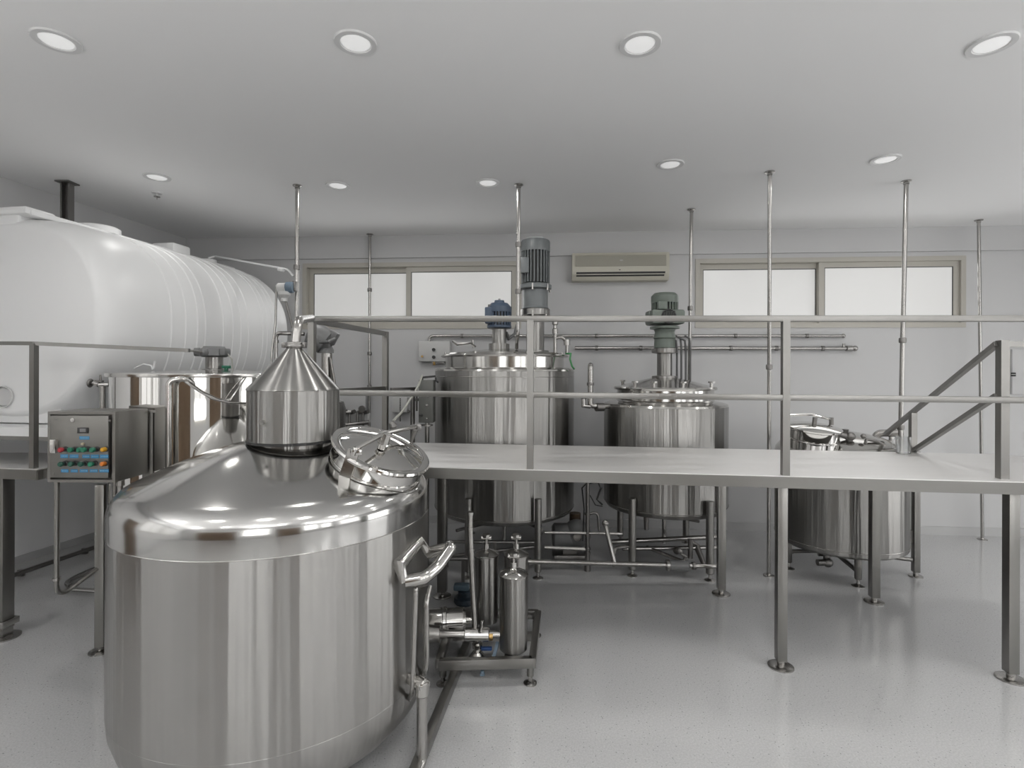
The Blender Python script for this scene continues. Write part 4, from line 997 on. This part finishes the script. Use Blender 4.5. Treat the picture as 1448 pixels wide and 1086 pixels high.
for px, m_, kd, lb_ in ((93, M_red, 'p', 'red push button'), (106.5, M_green, 'p', 'green push button'), (119, M_green, 'p', 'green push button'), (125, M_green, 'p', 'green push button'), (137.5, M_green, 'p', 'green push button'), (150.5, M_yellow, 'lamp', 'yellow pilot lamp')):
    knob(px, 635, m_, kd, lb_)
for px, m_, kd, lb_ in ((93, M_dgreen, 'p', 'dark green push button'), (107, M_dgreen, 'p', 'dark green push button'), (121, M_dgreen, 'p', 'dark green push button'), (135, M_green, 'p', 'green push button'), (150, M_orange, 'lamp', 'orange pilot lamp')):
    knob(px, 655, m_, kd, lb_)
q = cp(118, 627.5); MB().lathe([(0, 0), (.007, 0), (.007, .012), (0, .014)], q, (0, -1, 0), 16).build('key_switch', M_pilot, cab)
q = cp(103, 594); MB().lathe([(0, 0), (.012, 0), (.012, .004), (0, .005)], q, (0, -1, 0), 20).build('door_lock', M_pol, cab)
q = cp(79.5, 593); MB().box(q, (.016, .003, .008)).build('maker_plate', M_cast, cab)
for px, py in ((155.5, 594.5), (75.5, 670)):
    q = cp(px, py); MB().cyl(q, q + V(0, -.003, 0), .006, seg=10).build('rivet', M_cast, cab)
MB().bar(V(-2.60, 3.36, PZ0 + .1), V(-2.60, 3.46, PZ0 + .1), .03, .05).build('mount_bracket', M_frame, cab)
# conduit below the cabinet
ck = V(P(79.5, 700, 3.14).x, 3.145, 0)
MB().tube(fillet([V(ck.x, ck.y, PZ0 + .01), V(ck.x, ck.y, P(79, 838, 3.145).z), P(92, 838, 3.25), P(136, 805, 3.55)], .05, 6), .014, 12).build('conduit', M_frame, cab)
q = P(96, 832, 3.27); MB().cyl(V(ck.x, ck.y, .72), V(ck.x, ck.y, .705), .02, seg=14).build('coupling', M_tube, cab)
q = P(163, 690, 3.2); MB().cyl(V(-2.36, 3.2, PZ0), V(-2.36, 3.2, PZ0 - .04), .022, seg=8).cyl(V(-2.36, 3.2, PZ0 - .04), V(-2.36, 3.2, PZ0 - .2), .014, seg=12).build('cable_gland', M_tube, cab)
q = P(145, 690, 3.2); MB().cyl(V(-2.43, 3.25, PZ0), V(-2.43, 3.25, PZ0 - .02), .02, seg=12).cyl(V(-2.43, 3.25, PZ0 - .02), V(-2.43, 3.25, .45), .012, seg=10).build('cable_duct', M_tube, cab)

# floor pipes at the left wall
fp = thing('floor_pipe', 'dark steel pipe lying along the left wall floor', 'pipe', H(60, 800, .05))
MB().tube([H(-60, 845, .05), H(20, 813, .05), H(139, 772, .05), H(200, 752, .05)], .022, 10).build('tube', M_cast, fp)
for hx, hy in ((120, 779), (30, 810)): MB().box(H(hx, hy, .03), (.05, .03, .06)).build('saddle', M_cast, fp)
fp = thing('floor_pipe', 'short hooked pipe on the floor below the control cabinet', 'pipe', H(110, 825, .03))
MB().tube(fillet([H(143, 800, .03), H(105, 817, .03), H(93, 825, .03), H(100, 829, .03)], .12), .022, 10).tube(fillet([H(96, 833, .03), H(143, 836, .03)], .1), .018, 10).build('tube', M_tube, fp)

# ------------------------------------------------------------------ filter skid
sk = thing('filter_skid', 'low steel skid carrying three upright filter housings and a pump beside the still', 'filter skid', (-.15, 3.55, 0))
FZ = .145
fA, fB = V(-.445, 3.27, FZ), V(.13, 3.30, FZ); rA, rB = V(-.43, 3.98, FZ), V(.20, 3.95, FZ)
m = MB(); m.bar(fA, fB, .045, .062, bevel=.004); m.bar(fB + V(0, -.02, 0), rB, .045, .062, bevel=.004); m.bar(rA, rB, .045, .062, bevel=.004); m.bar(fA + V(0, .0, 0), rA, .045, .062, bevel=.004)
m.bar(V(-.40, 3.62, FZ), V(.16, 3.62, FZ), .04, .05); m.bar(V(-.02, 3.3, FZ), V(.02, 3.95, FZ), .05, .03)
m.build('frame', M_frame, sk)
for q in (fB + V(-.01, .02, 0), fA + V(.02, .04, 0), rB + V(-.02, -.03, 0), rA + V(.02, -.02, 0)):
    l = MB().cyl((q.x, q.y, .05), (q.x, q.y, FZ - .03), .022, seg=18).build('leg', M_frame, sk); foot(l, V(q.x, q.y, 0), .042)
def filt(x, y, r, zt, label, hv):
    f = MB().lathe([(0, .17), (r * .98, .17), (r * .98, .20), (r, .21), (r, zt - .02), (r + .004, zt - .018), (r + .004, zt - .004), (r - .004, zt)], V(x, y, 0), seg=48).build('filter_housing', M_brush, sk); lab(f, label)
    MB().lathe([(r + .003, zt - .006), (r + .006, zt), (r * .9, zt + .012), (r * .55, zt + .027), (.026, zt + .034), (.022, zt + .038), (.022, zt + .075), (0, zt + .075)], V(x, y, 0), seg=40).build('lid', M_pol, f)
    MB().cyl((x, y, zt + .07), (x, y, zt + .07 + hv), .011, seg=12).cyl((x - .035, y, zt + .085 + hv * .6), (x + .035, y, zt + .085 + hv * .6), .016, seg=12).cyl((x, y, zt + .07 + hv), (x, y, zt + .09 + hv), .03, seg=8).build('air_valve', M_tube, f)
ff = P(726, 870, 3.42)
filt(ff.x, 3.42, .090, P(726, 811, 3.42).z, 'front filter housing nearest the camera', .045)
ff = P(688, 850, 3.86); filt(ff.x, 3.80, .086, P(688, 783, 3.80).z, 'filter housing at the back left', .05)
ff = P(729.5, 850, 3.86); filt(ff.x, 3.80, .086, P(730, 783, 3.80).z, 'filter housing at the back right', .05)
ff = P(637, 880, 3.62)
ppm = MB().lathe([(0, -.17), (.085, -.17), (.09, -.16), (.09, -.06), (.095, -.055), (.095, -.035), (.086, -.03), (.086, .08), (.07, .10), (.03, .105), (.02, .17), (0, .17)], V(ff.x, 3.66, P(637, 878, 3.66).z), (1, .1, 0), 40).build('pump', M_pol, sk)
MB().cyl((ff.x - .04, 3.66, .17), (ff.x - .04, 3.66, P(637, 890, 3.66).z), .05, seg=16).box((ff.x - .03, 3.66, .18), (.2, .14, .02)).build('pump_base', M_frame, ppm)
zp = P(645, 897, 3.42).z
MB().tube([V(P(620, 897, 3.42).x, 3.42, zp), V(P(660, 897, 3.42).x, 3.42, zp)], .026, 16).build('suction_pipe', M_tube, sk)
MB().tube([V(P(690, 897, 3.42).x, 3.42, zp), V(P(714, 897, 3.42).x, 3.42, zp)], .024, 16).build('delivery_pipe', M_tube, sk)
MB().cyl((P(606, 897, 3.42).x, 3.42, zp), (P(622, 897, 3.42).x, 3.42, zp), .058, .05, seg=24).build('pipe_flange', M_tube, sk)
vb = MB().cyl((P(657, 897, 3.42).x, 3.42, zp), (P(692, 897, 3.42).x, 3.42, zp), .043, seg=24, bev=.005).tube([V(P(675, 897, 3.42).x, 3.42, zp), V(P(675, 897, 3.42).x, 3.42, zp - .14)], .02, 12).cyl((P(675, 897, 3.42).x, 3.42, zp - .06), (P(675, 897, 3.42).x, 3.42, zp - .085), .033, seg=16).cyl((P(675, 897, 3.42).x, 3.42, zp - .15), (P(675, 897, 3.42).x, 3.42, zp - .11), .06, .03, seg=20).build('valve_body', M_pol, sk)
MB().tube([P(678, 893, 3.38), P(681, 884, 3.36), P(682, 878, 3.36)], .010, 8).build('lever', M_pol, vb)
MB().cyl(P(692, 899, 3.42), P(697, 899, 3.42), .03, seg=16).build('union', M_brass, vb)
bh = MB().box(P(688, 917, 3.40), (.07, .03, .02), bevel=.006).build('blue_handle', M_blueh, sk); lab(bh, 'blue valve handle')
bh = MB().bar(P(698, 930, 3.34), P(704, 908, 3.42), .02, .014).build('blue_handle', M_tblue, sk); lab(bh, 'pale blue lever')
MB().tube(fillet([P(665, 726, 3.50), P(664.5, 750, 3.50), P(672, 890, 3.44)], .1), [.02] * 9, 12).cyl(P(665, 724, 3.5), P(665, 728, 3.5), .024, seg=14).build('dip_lance', M_tube, sk)
m = MB()
for py in (748, 778, 790): 
    q = P(664.8 + (py - 750) * .05, py, 3.49); m.cyl(q, q + V(0, 0, .012), .024, seg=12)
m.build('lance_collar', M_tube, sk)
MB().cyl(P(682, 955, 3.33), P(682, 948, 3.33), .012, seg=10).box(P(682, 953, 3.33), (.03, .02, .015)).build('drain_cock', M_tblue, sk)
# rectangular floor duct running under the skid
fd = thing('floor_duct', 'square steel duct on the floor running under the filter skid beside the still', 'duct', H(620, 1000, .03))
MB().bar(H(575, 1120, .035), H(661, 910, .035), .05, .06, bevel=.004).build('duct', M_frame, fd)

# ------------------------------------------------------------------ transfer pump and floor pipes between tanks
tp = thing('transfer_pump', 'grey pump motor on the floor between the tallest tank and the green-motor tank', 'pump', (.42, 5.55, 0))
yq = 5.5; zc = P(805, 757, yq).z; xq0, xq1 = P(781, 757, yq).x, P(829, 757, yq).x
MB().lathe([(0, 0), (.10, 0), (.125, .02), (.125, xq1 - xq0 - .09), (.10, xq1 - xq0 - .05), (.06, xq1 - xq0), (0, xq1 - xq0)], V(xq0, yq, zc), (1, 0, 0), 40).ball(V(xq1 - .1, yq, zc + .02), .145, 32).build('motor', M_hgrey, tp)
MB().cyl((xq1 - .11, yq - .155, zc + .03), (xq1 - .11, yq - .12, zc + .03), .042, seg=20).build('hub', M_tube, tp)
MB().box(((xq0 + xq1) / 2, yq, .06), (.34, .24, .05), bevel=.008).box(((xq0 + xq1) / 2, yq, .11), (.14, .14, .10)).box(((xq0 + xq1) / 2 - .12, yq, .02), (.04, .24, .04)).box(((xq0 + xq1) / 2 + .12, yq, .02), (.04, .24, .04)).build('base', M_cast, tp)
MB().cyl((xq0 + .25, yq + .12, zc + .1), (xq0 + .25, yq + .12, zc + .2), .06, seg=20).build('strainer', M_copper, tp)
fpipe = thing('floor_pipe', 'long steel pipe low across the floor between the filter skid and the green-motor tank', 'pipe', (.9, 4.9, .15))
pa, pb = P(747, 794, 4.86), P(943, 799, 4.86)
MB().tube([pa, pb], .022, 14).tube([P(975, 800, 4.86), P(1013, 801, 4.86)], .02, 12).build('tube', M_tube, fpipe)
MB().cyl(P(745, 794, 4.86), P(751, 794, 4.86), .03, seg=16).cyl(P(866, 797, 4.86), P(869, 797, 4.86), .03, seg=16).cyl(P(942, 799, 4.86), P(946, 799, 4.86), .05, seg=18).build('collar', M_tube, fpipe)
va = MB().cyl(P(946, 799.5, 4.86), P(973, 800, 4.86), .05, seg=22, bev=.006).build('valve_body', M_hgrey, fpipe)
MB().tube([P(966, 793, 4.86), P(970, 787, 4.86), P(961, 782, 4.86)], .012, 8).ball(P(961, 779, 4.86), .028).build('valve_lever', M_cast, fpipe)
MB().cyl(P(979, 800, 4.86), P(983, 800, 4.86), .036, seg=14).build('union', M_cast, fpipe)
ip = P(857, 737, 5.0)
MB().tube([P(856, 741, 5.0), P(869, 796, 4.86)], [.022, .022], 12).ball(P(856, 740, 5.0), .032).tube(fillet([P(867, 790, 4.88), P(869, 775, 4.95), P(892, 772, 5.1)], .06), .018, 10).build('inclined_pipe', M_tube, fpipe)
rp = P(831, 700, 5.2)
ri = thing('riser_pipe', 'vertical dark riser pipe with side cock between the two tallest tanks', 'pipe', (rp.x, 5.2, 0))
zr = lambda py: P(831, py, 5.2).z
MB().tube([V(rp.x, 5.2, zr(786)), V(rp.x, 5.2, zr(676))], .020, 12).tube(fillet([V(rp.x, 5.2, zr(727)), V(rp.x + .10, 5.2, zr(724)), V(rp.x + .115, 5.2, zr(750))], .05), .014, 10).build('tube', M_cast, ri)
MB().tube([P(770, 753, 5.2), P(835, 754, 5.2), P(880, 755, 5.2)], .014, 10).tube([P(770, 774, 5.2), P(833, 777, 5.2)], .018, 10).build('cross_pipe', M_tube, ri)
m = MB()
for py in (728, 758, 777, 783): m.cyl(V(rp.x, 5.2, zr(py)), V(rp.x, 5.2, zr(py - 3)), .030, seg=12)
m.build('union', M_cast, ri)
MB().cyl(V(rp.x, 5.2, 0), V(rp.x, 5.2, zr(784)), .03, .024, seg=12).build('foot', M_cast, ri)
MB().tube([P(829, 684, 5.2), P(823, 690, 5.25), P(826, 720, 5.3), P(824, 765, 5.35)], .006, 6).tube([P(834, 683, 5.2), P(845, 681, 5.15), P(850, 690, 5.12), P(844, 706, 5.12), P(852, 714, 5.1)], .009, 8).tube([P(834, 700, 5.2), P(842, 714, 5.15), P(852, 716, 5.1)], .005, 6).build('cable', M_black, ri)
# pipes below the tall tank
bp2 = thing('floor_pipe', 'dark pair of pipes crossing below the tallest tank', 'pipe', (-.1, 5.3, .3))
MB().tube([P(630, 766, 5.25), P(765, 767, 5.25)], .016, 10).tube([P(630, 787, 5.3), P(765, 772, 5.3)], .018, 10).tube([P(632, 790, 4.85), P(668, 790, 4.85)], .018, 10).build('tube', M_cast, bp2)
m = MB(); q = P(700, 767, 5.25); m.box((q.x, q.y, q.z / 2), (.03, .03, q.z)); q = P(632, 787, 5.3); m.box((q.x, q.y, q.z / 2), (.03, .03, q.z)); q = P(655, 790, 4.85); m.box((q.x, q.y, q.z / 2), (.03, .03, q.z)); m.build('support', M_cast, bp2)
# blue-grey float pump lying on the floor beside the platform leg
q = H(642, 838, .06)
bt = thing('sump_pump', 'small blue pump lying on the floor behind the filter skid', 'pump', (q.x, q.y, 0))
MB().lathe([(0, 0), (.085, 0), (.095, .015), (.09, .05), (.06, .06), (.06, .10), (.045, .11), (0, .112)], V(q.x + .1, q.y - .06, 0), seg=28).build('base', M_pump, bt)
MB().box((q.x + .07, q.y - .06, .135), (.13, .08, .05), bevel=.012).build('cover', M_pumpc, bt)

# ------------------------------------------------------------------ lights
def window_light(cx, cy, z0, z1, rz, width, power, up=None):
    """daylight strips at a window; the default upward tilt is added ceiling fill"""
    n = 4; hgt = (z1 - z0) / n
    for k in range(n):
        l = bpy.data.lights.new('window_fill', 'AREA'); l.shape = 'RECTANGLE'; l.size = width; l.size_y = hgt * .6; l.energy = power / n
        l.spread = SPREAD if up is None else 2.9; l.color = (1, 1, 1)
        o = bpy.data.objects.new('window_fill', l); COL.objects.link(o); o.location = (cx, cy, z0 + hgt * (k + .5)); o.rotation_euler = (PI / 2 + (UP if up is None else up), 0, rz)
DAYB = 6.0; FILL_UP = 64.0; DAYF = 21.0; FILL_R = 16.0; FILL_G = 38.0; FILL_L = 75.0  # strip powers; upward and side-window strips are added fill
UP = .92; SPREAD = 1.5
for h in FW[1:]: window_light((h[0] + h[1]) / 2, REAR + .13, h[2], h[3], 0, h[1] - h[0], FILL_UP); window_light((h[0] + h[1]) / 2, REAR + .13, h[2], h[3], 0, h[1] - h[0], DAYF, -.05)
for x0, x1 in wins: window_light((x0 + x1) / 2, back_y((x0 + x1) / 2) - .16, WZ0 + .1, WZ1 - .1, PI + math.atan(-.0714), x1 - x0 - .2, DAYB, -.15)
LWIN = ((-2.6, -.9), (-.5, 1.2))
for y0, y1 in LWIN:
    ym = (y0 + y1) / 2; window_light(left_x(ym) + .16, ym, 1.3, 3.2, -PI / 2, y1 - y0, FILL_L)
for h in RW: window_light(RIGHT - .13, (h[0] + h[1]) / 2, h[2], h[3], PI / 2, h[1] - h[0], FILL_R if h[2] > .5 else FILL_G, .1 if h[2] > .5 else -.05)
w = bpy.data.worlds.new('world'); scene.world = w; w.use_nodes = True
w.node_tree.nodes['Background'].inputs[0].default_value = (.75, .8, .85, 1); w.node_tree.nodes['Background'].inputs[1].default_value = .5

# ------------------------------------------------------------------ camera
cd = bpy.data.cameras.new('camera'); cam = bpy.data.objects.new('camera', cd); COL.objects.link(cam)
cd.sensor_width = 36; cd.sensor_fit = 'HORIZONTAL'; cd.lens = 36 * FPX / 1448
cd.shift_y = -(543 - HY) / 1448
cd.clip_start = .05; cd.clip_end = 60
cam.location = (0, 0, EYE)
cam.rotation_euler = (Matrix.Rotation(PI / 2, 3, 'X') @ Matrix.Rotation(ROLL, 3, 'Z')).to_euler()
scene.camera = cam
scene.view_settings.view_transform = 'Standard'
scene.view_settings.look = 'None'
scene.view_settings.gamma = 1
scene.view_settings.use_curve_mapping = False
scene.view_settings.exposure = -0.17
scene.cycles.max_bounces = 10
scene.cycles.diffuse_bounces = 5
scene.cycles.glossy_bounces = 6
scene.cycles.caustics_reflective = False
scene.cycles.caustics_refractive = False
scene.cycles.use_denoising = True
scene.cycles.sample_clamp_indirect = 4
